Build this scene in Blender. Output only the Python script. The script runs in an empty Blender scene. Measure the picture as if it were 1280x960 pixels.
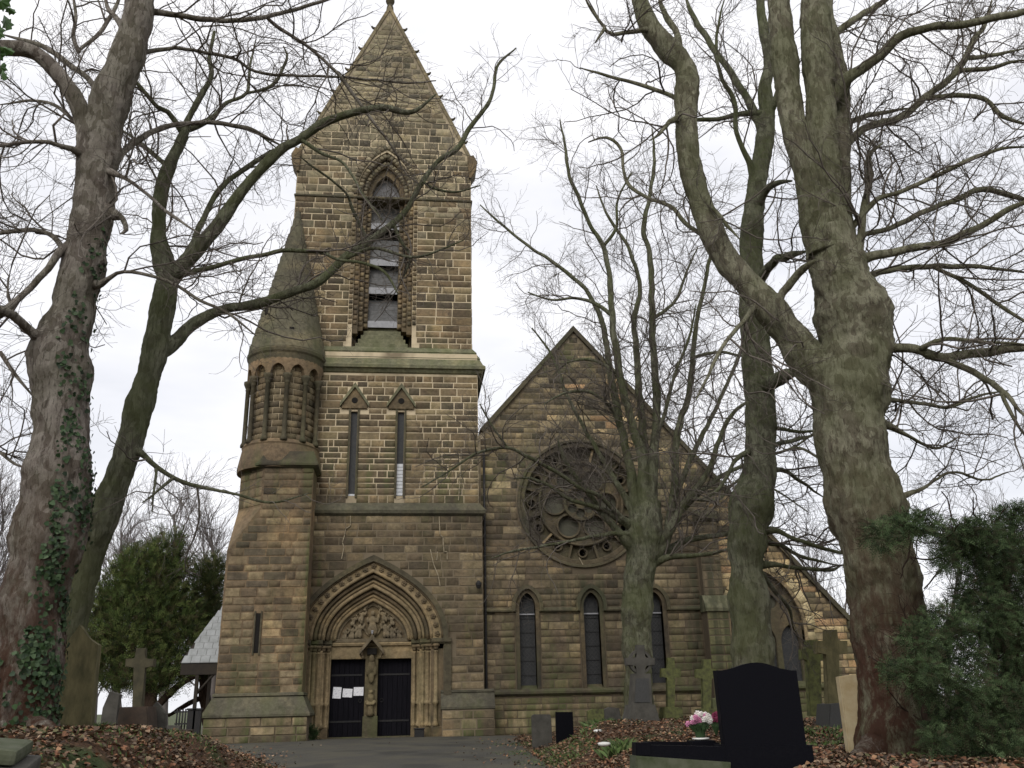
import bpy, bmesh, math, random
import numpy as np
from mathutils import Vector, Matrix
PI = math.pi
random.seed(7); RNG = np.random.default_rng(7)
SC = bpy.context.scene
COL = SC.collection
# ------------------------------------------------------------------ camera
yw, pt, rl = map(math.radians, (6.8, 19.5, 1.3))
FPX = 1130.0
CAM = np.array([0.98678, -28.0, 0.85472])
FW = np.array([math.sin(yw)*math.cos(pt), math.cos(yw)*math.cos(pt), math.sin(pt)])
R0 = np.array([math.cos(yw), -math.sin(yw), 0.0]); U0 = np.cross(R0, FW)
RT = R0*math.cos(rl) - U0*math.sin(rl); UP = U0*math.cos(rl) + R0*math.sin(rl)
cd = bpy.data.cameras.new('camera'); cam = bpy.data.objects.new('camera', cd); COL.objects.link(cam)
cd.sensor_width = 36; cd.lens = FPX/1280*36; cd.clip_start = 0.1; cd.clip_end = 6000
cam.matrix_world = Matrix(((RT[0], UP[0], -FW[0], CAM[0]), (RT[1], UP[1], -FW[1], CAM[1]), (RT[2], UP[2], -FW[2], CAM[2]), (0, 0, 0, 1)))
SC.camera = cam
def at(u, v, Y):
    q = FW*FPX + RT*(u-640) - UP*(v-480)
    return CAM + q*(Y-CAM[1])/q[1]
def depth(P): return float((np.asarray(P)-CAM) @ FW)
# ------------------------------------------------------------------ world, sun, exposure
W = bpy.data.worlds.new('World'); SC.world = W; W.use_nodes = True
nt = W.node_tree; N = nt.nodes; L = nt.links
bg = N['Background']
sky = N.new('ShaderNodeTexSky'); sky.sky_type = 'NISHITA'; sky.sun_disc = False
sky.sun_elevation = math.radians(38); sky.sun_rotation = math.radians(200); sky.altitude = 100
tc = N.new('ShaderNodeTexCoord'); mp = N.new('ShaderNodeMapping'); mp.inputs['Scale'].default_value = (1, 1, 3.0)
L.new(tc.outputs['Generated'], mp.inputs[0])
no = N.new('ShaderNodeTexNoise'); no.inputs['Scale'].default_value = 2.2; no.inputs['Detail'].default_value = 5; no.inputs['Roughness'].default_value = 0.55
L.new(mp.outputs[0], no.inputs['Vector'])
cr = N.new('ShaderNodeValToRGB'); cr.color_ramp.elements[0].position = 0.32; cr.color_ramp.elements[1].position = 0.66
cr.color_ramp.elements[0].color = (6.9, 7.0, 7.45, 1); cr.color_ramp.elements[1].color = (9.3, 9.2, 9.4, 1)
L.new(no.outputs[0], cr.inputs[0])
mx = N.new('ShaderNodeMixRGB'); mx.inputs[0].default_value = 0.93
L.new(sky.outputs[0], mx.inputs[1]); L.new(cr.outputs[0], mx.inputs[2]); L.new(mx.outputs[0], bg.inputs[0])
bg.inputs[1].default_value = 0.1
sd = bpy.data.lights.new('sun', 'SUN'); sun = bpy.data.objects.new('sun', sd); COL.objects.link(sun)
sd.energy = 1.5; sd.angle = math.radians(40); sd.color = (1, 0.97, 0.92)
sun.rotation_euler = (math.radians(52), 0, math.radians(-20))
SC.view_settings.view_transform = 'Standard'; SC.view_settings.look = 'None'; SC.view_settings.exposure = 0.36; SC.view_settings.gamma = 1
# ------------------------------------------------------------------ materials
def newmat(name, rough=0.9):
    m = bpy.data.materials.new(name); m.use_nodes = True
    b = m.node_tree.nodes['Principled BSDF']; b.inputs['Roughness'].default_value = rough
    b.inputs['Specular IOR Level'].default_value = 0.25
    return m, m.node_tree.nodes, m.node_tree.links, b
def nz(N, L, vec, scale, detail=4, rough=0.6, stretch=None):
    t = N.new('ShaderNodeTexNoise'); t.inputs['Scale'].default_value = scale; t.inputs['Detail'].default_value = detail; t.inputs['Roughness'].default_value = rough
    if stretch is not None:
        p = N.new('ShaderNodeMapping'); p.inputs['Scale'].default_value = stretch; L.new(vec, p.inputs[0]); vec = p.outputs[0]
    L.new(vec, t.inputs['Vector']); return t.outputs[0]
def ramp(N, L, fac, a, b, c0=(0, 0, 0, 1), c1=(1, 1, 1, 1)):
    r = N.new('ShaderNodeValToRGB'); e = r.color_ramp.elements; e[0].position = a; e[1].position = b; e[0].color = c0; e[1].color = c1
    L.new(fac, r.inputs[0]); return r.outputs[0]
def mix(N, L, fac, a, b, mode='MIX'):
    m = N.new('ShaderNodeMixRGB'); m.blend_type = mode
    for i, v in enumerate((fac, a, b)):
        if hasattr(v, 'links'): L.new(v, m.inputs[i])
        elif isinstance(v, (int, float)): m.inputs[i].default_value = v
        else: m.inputs[i].default_value = tuple(v) + ((1,) if len(v) == 3 else ())
    return m.outputs[0]
def math_(N, L, op, a, b=0.0):
    m = N.new('ShaderNodeMath'); m.operation = op
    for i, v in enumerate((a, b)):
        if hasattr(v, 'links'): L.new(v, m.inputs[i])
        else: m.inputs[i].default_value = v
    return m.outputs[0]
def bump(N, L, b, h, s, d=0.02):
    n = N.new('ShaderNodeBump'); n.inputs['Strength'].default_value = s; n.inputs['Distance'].default_value = d
    L.new(h, n.inputs['Height']); L.new(n.outputs[0], b.inputs['Normal'])
def stone_mat(name, src, moss=0.5, soot=0.5, base=None):
    m, N, L, b = newmat(name, 0.92)
    g = N.new('ShaderNodeNewGeometry').outputs['Position']
    if src == 'attr':
        a = N.new('ShaderNodeAttribute'); a.attribute_name = 'tint'; c = a.outputs['Color']
    elif src == 'obj':
        c = N.new('ShaderNodeObjectInfo').outputs['Color']
    else: c = None
    f = nz(N, L, g, 9, 6, 0.7)
    f = ramp(N, L, f, 0.3, 0.72, (0.62, 0.60, 0.56, 1), (1.3, 1.28, 1.22, 1))
    col = mix(N, L, 1.0, c if c is not None else base, f, 'MULTIPLY'); col = mix(N, L, 1.0, col, (1.19, 1.22, 1.14), 'MULTIPLY')
    lt = nz(N, L, g, 0.75, 6, 0.7, (1, 1, 1.3)); col = mix(N, L, math_(N, L, 'MULTIPLY', ramp(N, L, lt, 0.50, 0.68), 0.75), col, mix(N, L, 1.0, col, (1.75, 1.62, 1.40), 'MULTIPLY'))
    md = nz(N, L, g, 1.9, 6, 0.75, (1, 1, 1.6)); col = mix(N, L, math_(N, L, 'MULTIPLY', ramp(N, L, md, 0.50, 0.64), 0.62), col, mix(N, L, 1.0, col, (0.42, 0.42, 0.42), 'MULTIPLY'))
    big = nz(N, L, g, 0.42, 5, 0.65)
    col = mix(N, L, math_(N, L, 'MULTIPLY', ramp(N, L, big, 0.42, 0.66), soot), col, (0.028, 0.025, 0.021))
    # vertical streaks of soot and algae
    st = nz(N, L, g, 1.0, 4, 0.6, (2.2, 2.2, 0.28))
    sep = N.new('ShaderNodeSeparateXYZ'); L.new(g, sep.inputs[0]); z = sep.outputs[2]
    low = ramp(N, L, math_(N, L, 'MULTIPLY', z, 1/26.0), 0.0, 0.16, (1, 1, 1, 1), (0.18, 0.18, 0.18, 1))
    # bands where water runs off the ledges
    def band(zc, w): 
        d = math_(N, L, 'ABSOLUTE', math_(N, L, 'SUBTRACT', z, zc)); return math_(N, L, 'MULTIPLY', math_(N, L, 'SUBTRACT', 1.0, math_(N, L, 'MINIMUM', math_(N, L, 'DIVIDE', d, w), 1.0)), 0.8)
    k = math_(N, L, 'MAXIMUM', math_(N, L, 'MAXIMUM', band(11.9, 1.1), band(7.6, 1.9)), low)
    X = sep.outputs[0]
    def win(v, a, b, soft):
        u = math_(N, L, 'DIVIDE', math_(N, L, 'SUBTRACT', v, a), soft); w = math_(N, L, 'DIVIDE', math_(N, L, 'SUBTRACT', b, v), soft)
        m_ = math_(N, L, 'MINIMUM', math_(N, L, 'MINIMUM', u, w), 1.0); return math_(N, L, 'MAXIMUM', m_, 0.0)
    run = math_(N, L, 'MULTIPLY', win(X, 5.2, 7.9, 0.6), win(z, 3.0, 5.0, 0.7))
    run2 = math_(N, L, 'MULTIPLY', win(X, -2.1, -1.35, 0.25), win(z, 0.0, 6.4, 0.5))
    run3 = math_(N, L, 'MULTIPLY', win(X, 9.6, 11.2, 0.4), win(z, 1.0, 5.6, 0.8))
    run = math_(N, L, 'MAXIMUM', run, run3)
    st2 = ramp(N, L, nz(N, L, g, 1.0, 4, 0.6, (4.5, 4.5, 0.18)), 0.40, 0.58)
    col = mix(N, L, math_(N, L, 'MULTIPLY', math_(N, L, 'MULTIPLY', run, st2), 0.75), col, (0.042, 0.044, 0.026))
    k = math_(N, L, 'MAXIMUM', k, run2)
    mm = math_(N, L, 'MULTIPLY', math_(N, L, 'MULTIPLY', ramp(N, L, st, 0.44, 0.62), k), moss)
    col = mix(N, L, mm, col, (0.075, 0.088, 0.032))
    L.new(col, b.inputs['Base Color'])
    bump(N, L, b, nz(N, L, g, 38, 5, 0.7), 0.5, 0.012)
    return m
M = {}
M['stone_attr'] = stone_mat('weathered_sandstone', 'attr', 0.85, 0.42)
M['stone_obj'] = stone_mat('weathered_sandstone_block', 'obj', 0.85, 0.42)
M['moulding'] = stone_mat('dark_moulded_stone', None, 0.7, 0.65, (0.078, 0.066, 0.046))
M['mossy_ledge'] = stone_mat('mossy_ledge_stone', None, 0.7, 0.45, (0.135, 0.13, 0.09))
M['weathering'] = stone_mat('dark_weathering_slab', None, 0.4, 0.6, (0.088, 0.08, 0.062))
M['cap_stone'] = stone_mat('pale_cap_stone', None, 0.2, 0.5, (0.2, 0.165, 0.115))
M['portal'] = stone_mat('buff_portal_stone', None, 0.35, 0.3, (0.215, 0.162, 0.104))
M['portal_dark'] = stone_mat('sooty_portal_stone', None, 0.35, 0.75, (0.135, 0.10, 0.066))
M['carving'] = stone_mat('carved_grey_stone', None, 0.2, 0.8, (0.145, 0.115, 0.082))
M['turret_stone'] = stone_mat('brown_turret_stone', None, 0.6, 0.5, (0.17, 0.12, 0.08))
M['tracery'] = stone_mat('tracery_stone', None, 0.5, 0.9, (0.082, 0.064, 0.045))
M['cone'] = stone_mat('grey_cone_stone', None, 0.5, 0.45, (0.105, 0.095, 0.072))
def mortar():
    m, N, L, b = newmat('lime_mortar', 0.95)
    g = N.new('ShaderNodeNewGeometry').outputs['Position']
    a = nz(N, L, g, 0.55, 4, 0.6)
    col = mix(N, L, ramp(N, L, a, 0.36, 0.52), (0.20, 0.16, 0.105), (0.52, 0.43, 0.29))
    sep = N.new('ShaderNodeSeparateXYZ'); L.new(g, sep.inputs[0])
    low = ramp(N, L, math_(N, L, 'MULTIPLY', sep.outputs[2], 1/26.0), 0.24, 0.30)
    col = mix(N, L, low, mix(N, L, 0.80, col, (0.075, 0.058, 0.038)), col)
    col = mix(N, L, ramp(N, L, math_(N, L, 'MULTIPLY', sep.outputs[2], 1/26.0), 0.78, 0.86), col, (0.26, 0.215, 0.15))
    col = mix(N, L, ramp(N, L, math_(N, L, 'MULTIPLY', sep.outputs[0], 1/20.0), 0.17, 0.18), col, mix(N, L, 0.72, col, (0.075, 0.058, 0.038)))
    L.new(col, b.inputs['Base Color']); bump(N, L, b, nz(N, L, g, 60, 3), 0.4, 0.01); return m
M['mortar'] = mortar()
def simple(name, col, col2=None, rough=0.85, scale=6, stretch=None, bs=0.3, spec=0.25, bscale=None, bd=0.01, metal=0):
    m, N, L, b = newmat(name, rough); b.inputs['Specular IOR Level'].default_value = spec; b.inputs['Metallic'].default_value = metal
    g = N.new('ShaderNodeNewGeometry').outputs['Position']
    f = nz(N, L, g, scale, 6, 0.65, stretch)
    c = ramp(N, L, f, 0.35, 0.65, tuple(col)+(1,), tuple(col2 or [x*0.6 for x in col])+(1,))
    L.new(c, b.inputs['Base Color'])
    if bs: bump(N, L, b, nz(N, L, g, bscale or scale*5, 5, 0.7, stretch), bs, bd)
    return m
M['light_mortar'] = simple('pale_repair_mortar', (0.34, 0.29, 0.20), (0.2, 0.165, 0.11), 0.9, 9)
M['slate'] = simple('grey_slate', (0.30, 0.31, 0.31), (0.22, 0.23, 0.225), 0.6, 5)
M['slate_dark'] = simple('dark_roof_slate', (0.07, 0.07, 0.072), (0.04, 0.04, 0.04), 0.6, 5)
M['louvre'] = simple('weathered_louvre_slate', (0.13, 0.128, 0.125), (0.075, 0.074, 0.072), 0.8, 7)
M['lead'] = simple('pale_lead_strip', (0.30, 0.30, 0.31), (0.24, 0.24, 0.25), 0.6, 8)
M['board'] = simple('grey_board', (0.2, 0.195, 0.2), (0.14, 0.138, 0.14), 0.8, 4)
M['door'] = simple('black_painted_oak', (0.006, 0.006, 0.008), (0.010, 0.009, 0.012), 0.8, 3, (8, 8, 0.7), 0.3, 0.05)
M['iron'] = simple('black_iron', (0.014, 0.014, 0.015), (0.02, 0.018, 0.016), 0.6, 10)
M['wood_dark'] = simple('dark_stained_wood', (0.022, 0.018, 0.015), (0.035, 0.028, 0.02), 0.8, 6)
M['dark_void'] = simple('shadowed_interior', (0.01, 0.009, 0.008), (0.014, 0.012, 0.01), 0.95, 3)  # near-black colour paints the shade inside openings and hollows
M['glass_dark'] = simple('leaded_dark_glass', (0.026, 0.027, 0.028), (0.045, 0.045, 0.044), 0.45, 14, None, 0.5, 0.2)
M['glass_rose'] = simple('reflecting_protective_glass', (0.088, 0.085, 0.06), (0.06, 0.058, 0.042), 0.5, 3, None, 0.1, 0.15)  # grey-green colour paints the reflection in the protective glazing
M['glass_pale'] = simple('pale_glazing', (0.60, 0.62, 0.64), (0.45, 0.47, 0.50), 0.4, 20)  # even pale colour for the small slit panes
M['granite_black'] = simple('polished_black_granite', (0.004, 0.004, 0.006), (0.007, 0.007, 0.009), 0.45, 90, None, 0, 0.03)
M['granite_grey'] = simple('grey_granite', (0.06, 0.06, 0.058), (0.04, 0.04, 0.038), 0.5, 70, None, 0.1)
M['concrete'] = simple('mossy_concrete', (0.085, 0.09, 0.06), (0.04, 0.05, 0.022), 0.9, 7)
M['grave_mossy'] = simple('moss_stained_sandstone', (0.15, 0.13, 0.065), (0.065, 0.06, 0.03), 0.95, 7, (1, 1, .4), 0.6)
M['grave_green'] = simple('green_algae_stone', (0.135, 0.145, 0.05), (0.055, 0.055, 0.03), 0.95, 9, None, 0.6)
M['cross_brown'] = simple('olive_brown_stone', (0.085, 0.075, 0.045), (0.05, 0.046, 0.03), 0.95, 7, None, 0.5)
M['grave_cream'] = simple('cream_limestone', (0.40, 0.34, 0.22), (0.30, 0.23, 0.125), 0.9, 4.5, None, 0.4)
M['grave_grey'] = simple('dull_grey_stone', (0.085, 0.08, 0.068), (0.05, 0.047, 0.04), 0.9, 5, None, 0.4)
M['grave_brown'] = simple('red_brown_stone', (0.075, 0.052, 0.038), (0.042, 0.034, 0.026), 0.9, 5, None, 0.4)
M['white_pot'] = simple('white_ceramic', (0.75, 0.74, 0.7), (0.6, 0.6, 0.56), 0.4, 10)
M['stem_green'] = simple('green_stems', (0.03, 0.06, 0.02), (0.02, 0.04, 0.015), 0.7, 10)
M['petal_white'] = simple('white_petals', (0.85, 0.83, 0.78), (0.75, 0.70, 0.66), 0.7, 20)
M['petal_pink'] = simple('pink_petals', (0.66, 0.30, 0.45), (0.52, 0.18, 0.32), 0.7, 20)
M['petal_red'] = simple('dark_pink_petals', (0.25, 0.04, 0.10), (0.15, 0.02, 0.05), 0.7, 20)
def asphalt():
    m, N, L, b = newmat('damp_asphalt', 0.9)
    g = N.new('ShaderNodeNewGeometry').outputs['Position']
    c = ramp(N, L, nz(N, L, g, 120, 2), 0.4, 0.7, (0.045, 0.043, 0.037, 1), (0.092, 0.087, 0.073, 1))
    c = mix(N, L, ramp(N, L, nz(N, L, g, 0.9, 6, 0.65), 0.42, 0.6), c, (0.08, 0.074, 0.055)); c = mix(N, L, math_(N, L, 'MULTIPLY', ramp(N, L, nz(N, L, g, 0.55, 3, 0.5), 0.55, 0.6), 0.6), c, (0.035, 0.034, 0.03))
    L.new(c, b.inputs['Base Color']); bump(N, L, b, nz(N, L, g, 160, 2), 0.4, 0.006); return m
M['asphalt'] = asphalt()
def soil():
    m, N, L, b = newmat('leaf_strewn_soil', 0.95)
    g = N.new('ShaderNodeNewGeometry').outputs['Position']
    c = ramp(N, L, nz(N, L, g, 14, 6, 0.75), 0.38, 0.64, (0.035, 0.022, 0.014, 1), (0.16, 0.085, 0.045, 1))
    c = mix(N, L, ramp(N, L, nz(N, L, g, 1.1, 5, 0.6), 0.50, 0.62), c, (0.05, 0.07, 0.022))
    sep = N.new('ShaderNodeSeparateXYZ'); L.new(g, sep.inputs[0]); far = math_(N, L, 'MAXIMUM', math_(N, L, 'ABSOLUTE', sep.outputs[0]), sep.outputs[1])
    far = ramp(N, L, math_(N, L, 'ADD', math_(N, L, 'MULTIPLY', far, 1/60.0), math_(N, L, 'MULTIPLY', nz(N, L, g, 0.3, 4), 0.12)), 0.28, 0.42)
    c = mix(N, L, far, c, ramp(N, L, nz(N, L, g, 0.5, 8, 0.8), 0.4, 0.62, (0.055, 0.075, 0.028, 1), (0.085, 0.085, 0.045, 1)))
    L.new(c, b.inputs['Base Color']); bump(N, L, b, nz(N, L, g, 25, 5, 0.8), 1.0, 0.04); return m
M['soil'] = soil()
def attr_mat(name, rough=0.8, var=0.0, trans=0.0):
    m, N, L, b = newmat(name, rough)
    a = N.new('ShaderNodeAttribute'); a.attribute_name = 'tint'
    L.new(a.outputs['Color'], b.inputs['Base Color'])
    if trans: b.inputs['Specular IOR Level'].default_value = 0.4
    return m
M['leaf_litter'] = attr_mat('fallen_leaf', 0.75)
M['needles'] = attr_mat('yew_needle', 0.9)
M['ivy'] = attr_mat('ivy_leaf', 0.6)
M['grass'] = attr_mat('grass_blade', 0.6)
def bark(name, c1, c2, c3, green, low_brown=0.0, scale=3.0):
    m, N, L, b = newmat(name, 0.95); b.inputs['Specular IOR Level'].default_value = 0.12
    g = N.new('ShaderNodeNewGeometry').outputs['Position']
    f = nz(N, L, g, scale*2.0, 10, 0.78, (1.2, 1.2, 0.42))
    c = ramp(N, L, f, 0.40, 0.60, c1+(1,), c2+(1,))
    # flaking plates: warped cells
    w = N.new('ShaderNodeMixRGB'); w.inputs[0].default_value = 0.22; n2 = N.new('ShaderNodeTexNoise'); n2.inputs['Scale'].default_value = 4; L.new(g, n2.inputs['Vector']); L.new(g, w.inputs[1]); L.new(n2.outputs['Color'], w.inputs[2])
    v = N.new('ShaderNodeTexVoronoi'); v.inputs['Scale'].default_value = scale*5.0; mp = N.new('ShaderNodeMapping'); mp.inputs['Scale'].default_value = (1, 1, .42)
    L.new(w.outputs[0], mp.inputs[0]); L.new(mp.outputs[0], v.inputs['Vector'])
    sp = N.new('ShaderNodeSeparateXYZ'); L.new(v.outputs['Color'], sp.inputs[0]); patch = ramp(N, L, sp.outputs[0], 0.62, 0.68)
    c = mix(N, L, math_(N, L, 'MULTIPLY', patch, 0.55), c, c3)
    c = mix(N, L, math_(N, L, 'MULTIPLY', ramp(N, L, nz(N, L, g, scale*7, 7, 0.8, (1.4, 1.4, .16)), 0.52, 0.60), 0.7), c, tuple(x*0.6 for x in c3))
    c = mix(N, L, math_(N, L, 'MULTIPLY', ramp(N, L, nz(N, L, g, 1.1, 6, 0.7), 0.42, 0.58), green), c, (0.105, 0.12, 0.048))
    if low_brown:
        sep = N.new('ShaderNodeSeparateXYZ'); L.new(g, sep.inputs[0])
        lo = ramp(N, L, math_(N, L, 'MULTIPLY', sep.outputs[2], 0.1), 0.12, 0.42, (1, 1, 1, 1), (0, 0, 0, 1))
        lo = math_(N, L, 'MULTIPLY', math_(N, L, 'MULTIPLY', lo, low_brown), ramp(N, L, nz(N, L, g, 5, 8, 0.8, (1, 1, .35)), 0.38, 0.54))
        c = mix(N, L, lo, c, (0.085, 0.044, 0.029))
    L.new(c, b.inputs['Base Color'])
    h = math_(N, L, 'ADD', nz(N, L, g, scale*7, 9, 0.8, (1.4, 1.4, 0.16)), math_(N, L, 'MULTIPLY', sp.outputs[0], 0.35))
    bump(N, L, b, h, 1.0, 0.09); return m
M['bark_plane'] = bark('grey_plane_bark', (0.40, 0.36, 0.31), (0.25, 0.215, 0.185), (0.085, 0.062, 0.048), 0.25, 1.0)
M['bark_green'] = bark('green_mossy_bark', (0.25, 0.25, 0.175), (0.135, 0.14, 0.092), (0.07, 0.062, 0.045), 0.6, 0.15)
M['bark_olive'] = bark('olive_plane_bark', (0.36, 0.345, 0.245), (0.215, 0.205, 0.14), (0.10, 0.078, 0.056), 0.45, 1.0)
M['twig'] = simple('fine_twig_bark', (0.15, 0.13, 0.11), (0.09, 0.078, 0.066), 0.95, 5, None, 0, 0.1)
M['far_bark'] = simple('distant_bark', (0.16, 0.14, 0.13), (0.12, 0.105, 0.10), 0.95, 2, None, 0)  # paler bark colour stands in for haze over the distance
def paper():
    m, N, L, b = newmat('printed_paper', 0.6)
    o = N.new('ShaderNodeTexCoord').outputs['Object']
    c = ramp(N, L, nz(N, L, o, 16, 3, 0.6, (1, 1, 2.6)), 0.54, 0.62, (0.78, 0.78, 0.80, 1), (0.48, 0.48, 0.55, 1))
    L.new(c, b.inputs['Base Color']); return m
M['paper'] = paper()
# ------------------------------------------------------------------ helpers
def prop(o, label=None, cat=None, group=None, kind=None):
    if label: o['label'] = label
    if cat: o['category'] = cat
    if group: o['group'] = group
    if kind: o['kind'] = kind
    return o
def empty(name, loc, label=None, cat=None, group=None, kind=None):
    o = bpy.data.objects.new(name, None); COL.objects.link(o); o.location = Vector([float(c) for c in loc]); o.empty_display_size = 0.3
    return prop(o, label, cat, group, kind)
def link(name, me, mat, parent=None, kind=None):
    o = bpy.data.objects.new(name, me); COL.objects.link(o)
    if mat is not None and not me.materials: me.materials.append(mat)
    if parent is not None:
        o.parent = parent; o.matrix_parent_inverse = Matrix.Translation(-world_loc(parent))
    if kind: o['kind'] = kind
    return o
def world_loc(p):
    v = Vector((0, 0, 0)); v = v + p.location
    q = p
    while q.parent is not None:
        # children keep world coordinates through matrix_parent_inverse
        v = Vector(q.location) if q.type != 'EMPTY' else v
        break
    return v
def fast(name, V, F, mat, parent=None, kind=None, smooth=False, tint=None):
    V = np.asarray(V, dtype=np.float32).reshape(-1, 3)
    Fs = F if isinstance(F, list) else [F]
    me = bpy.data.meshes.new(name); me.vertices.add(len(V)); me.vertices.foreach_set('co', V.ravel())
    tot = np.concatenate([np.full(len(f), f.shape[1], dtype=np.int32) for f in Fs]); idx = np.concatenate([f.ravel() for f in Fs]).astype(np.int32)
    me.loops.add(len(idx)); me.loops.foreach_set('vertex_index', idx); me.polygons.add(len(tot))
    st = np.zeros(len(tot), dtype=np.int32); st[1:] = np.cumsum(tot)[:-1]
    me.polygons.foreach_set('loop_start', st); me.polygons.foreach_set('loop_total', tot)
    if smooth: me.polygons.foreach_set('use_smooth', np.ones(len(tot), dtype=bool))
    if tint is not None:
        a = me.color_attributes.new('tint', 'FLOAT_COLOR', 'POINT'); t = np.ones((len(V), 4), dtype=np.float32); t[:, :3] = tint; a.data.foreach_set('color', t.ravel())
    me.update(calc_edges=True); me.validate()
    return link(name, me, mat, parent, kind)
def from_bm(name, bm, mat, parent=None, kind=None, smooth=False):
    me = bpy.data.meshes.new(name); bmesh.ops.recalc_face_normals(bm, faces=bm.faces); bm.to_mesh(me); bm.free()
    if smooth:
        me.polygons.foreach_set('use_smooth', np.ones(len(me.polygons), dtype=bool)); 
    return link(name, me, mat, parent, kind)
def bm_box(bm, x0, x1, y0, y1, z0, z1, bev=0.0):
    r = bmesh.ops.create_cube(bm, size=1.0); vs = r['verts']
    for v in vs: v.co = Vector(((x0+x1)/2+v.co.x*(x1-x0), (y0+y1)/2+v.co.y*(y1-y0), (z0+z1)/2+v.co.z*(z1-z0)))
    if bev: bmesh.ops.bevel(bm, geom=list({e for v in vs for e in v.link_edges}), offset=bev, segments=2, affect='EDGES', profile=0.6)
def box(name, x0, x1, y0, y1, z0, z1, mat, parent=None, bev=0.0, kind=None):
    bm = bmesh.new(); bm_box(bm, x0, x1, y0, y1, z0, z1, bev); return from_bm(name, bm, mat, parent, kind)
def bm_slab(bm, pts, y0, y1):
    a = [bm.verts.new((p[0], y0, p[1])) for p in pts]; b = [bm.verts.new((p[0], y1, p[1])) for p in pts]
    n = len(pts); bm.faces.new(a); bm.faces.new(b[::-1])
    for i in range(n): bm.faces.new((a[i], b[i], b[(i+1) % n], a[(i+1) % n]))
def slab(name, pts, y0, y1, mat, parent=None, bev=0.0, kind=None):
    bm = bmesh.new(); bm_slab(bm, pts, y0, y1)
    if bev:
        es = [e for e in bm.edges if abs(e.verts[0].co.y-y0) < 1e-5 and abs(e.verts[1].co.y-y0) < 1e-5]
        bmesh.ops.bevel(bm, geom=es, offset=bev, segments=2, affect='EDGES', clamp_overlap=True)
    return from_bm(name, bm, mat, parent, kind)
def holed(name, outer, holes, y0, y1, mat, parent=None, bev=0.0):
    cu = bpy.data.curves.new(name, 'CURVE'); cu.dimensions = '2D'; cu.fill_mode = 'BOTH'; cu.extrude = (y1-y0)/2-bev; cu.bevel_depth = bev; cu.bevel_resolution = 1
    if bev: cu.offset = -bev
    for pts in [outer]+holes:
        s = cu.splines.new('POLY'); s.points.add(len(pts)-1); s.use_cyclic_u = True
        for i, p in enumerate(pts): s.points[i].co = (p[0], p[1], 0, 1)
    t = bpy.data.objects.new('tmp', cu); COL.objects.link(t)
    dg = bpy.context.evaluated_depsgraph_get(); me = bpy.data.meshes.new_from_object(t.evaluated_get(dg))
    bpy.data.objects.remove(t); bpy.data.curves.remove(cu)
    me.transform(Matrix.Translation((0, (y0+y1)/2, 0)) @ Matrix.Rotation(PI/2, 4, 'X')); me.name = name; me.materials.clear()
    return link(name, me, mat, parent)
def wrap(name, x0, x1, y0, y1, prof, mat, parent=None, kind=None):
    """a moulding of the given (out, z) outline carried round a rectangular block"""
    V = []; F = []
    for o, z in prof: V += [(x0-o, y0-o, z), (x1+o, y0-o, z), (x1+o, y1+o, z), (x0-o, y1+o, z)]
    n = len(prof)
    for i in range(n-1):
        for k in range(4): a = i*4+k; b = i*4+(k+1) % 4; F.append((a, b, b+4, a+4))
    F.append((3, 2, 1, 0)); F.append(tuple((n-1)*4+k for k in range(4)))
    me = bpy.data.meshes.new(name); me.from_pydata(V, [], F); return link(name, me, mat, parent, kind)
def tube(P, R, sides=10, phase=0.0):
    """closed tube of rings along points P with radii R -> V, quads"""
    P = np.asarray(P, float); R = np.asarray(R, float); n = len(P)
    T = np.gradient(P, axis=0); T /= np.linalg.norm(T, axis=1)[:, None]+1e-9
    ref = np.array([1.0, 0, 0]) if abs((P[-1]-P[0]) @ np.array([1.0, 0, 0])) < 0.75*np.linalg.norm(P[-1]-P[0])+1e-9 else np.array([0, 1.0, 0.])
    A = np.cross(T, ref); A /= np.linalg.norm(A, axis=1)[:, None]+1e-9
    for i in range(1, n):
        a = A[i-1]-T[i]*(A[i-1] @ T[i]); A[i] = a/(np.linalg.norm(a)+1e-9)
    B = np.cross(T, A); th = np.linspace(0, 2*PI, sides, endpoint=False)+phase
    V = P[:, None, :]+R[:, None, None]*(A[:, None, :]*np.cos(th)[None, :, None]+B[:, None, :]*np.sin(th)[None, :, None])
    i = np.arange(n-1)[:, None]*sides; k = np.arange(sides)[None, :]; k2 = (k+1) % sides
    F = np.stack([i+k, i+k2, i+sides+k2, i+sides+k], -1).reshape(-1, 4)
    return V, F, T, A, B
def bm_tube(bm, pts, r, sides=8, cap=True):
    R = r if hasattr(r, '__len__') else [r]*len(pts)
    V, F, *_ = tube(pts, R, sides); V = V.reshape(-1, 3)
    vs = [bm.verts.new(v) for v in V]
    for f in F: bm.faces.new([vs[i] for i in f])
    if cap: bm.faces.new(vs[:sides]); bm.faces.new(vs[-sides:][::-1])
def tube_obj(name, pts, r, mat, parent=None, sides=8, smooth=True):
    bm = bmesh.new(); bm_tube(bm, pts, r, sides); return from_bm(name, bm, mat, parent, None, smooth)
def lathe(name, x, y, prof, mat, parent=None, sides=20, smooth=False):
    """prof: (radius, z)"""
    bm = bmesh.new(); rings = []
    for r, z in prof: rings.append([bm.verts.new((x+r*math.cos(2*PI*k/sides), y+r*math.sin(2*PI*k/sides), z)) for k in range(sides)])
    for a, b in zip(rings, rings[1:]):
        for k in range(sides): bm.faces.new((a[k], a[(k+1) % sides], b[(k+1) % sides], b[k]))
    bm.faces.new(rings[0]); bm.faces.new(rings[-1]); return from_bm(name, bm, mat, parent, None, smooth)
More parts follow.
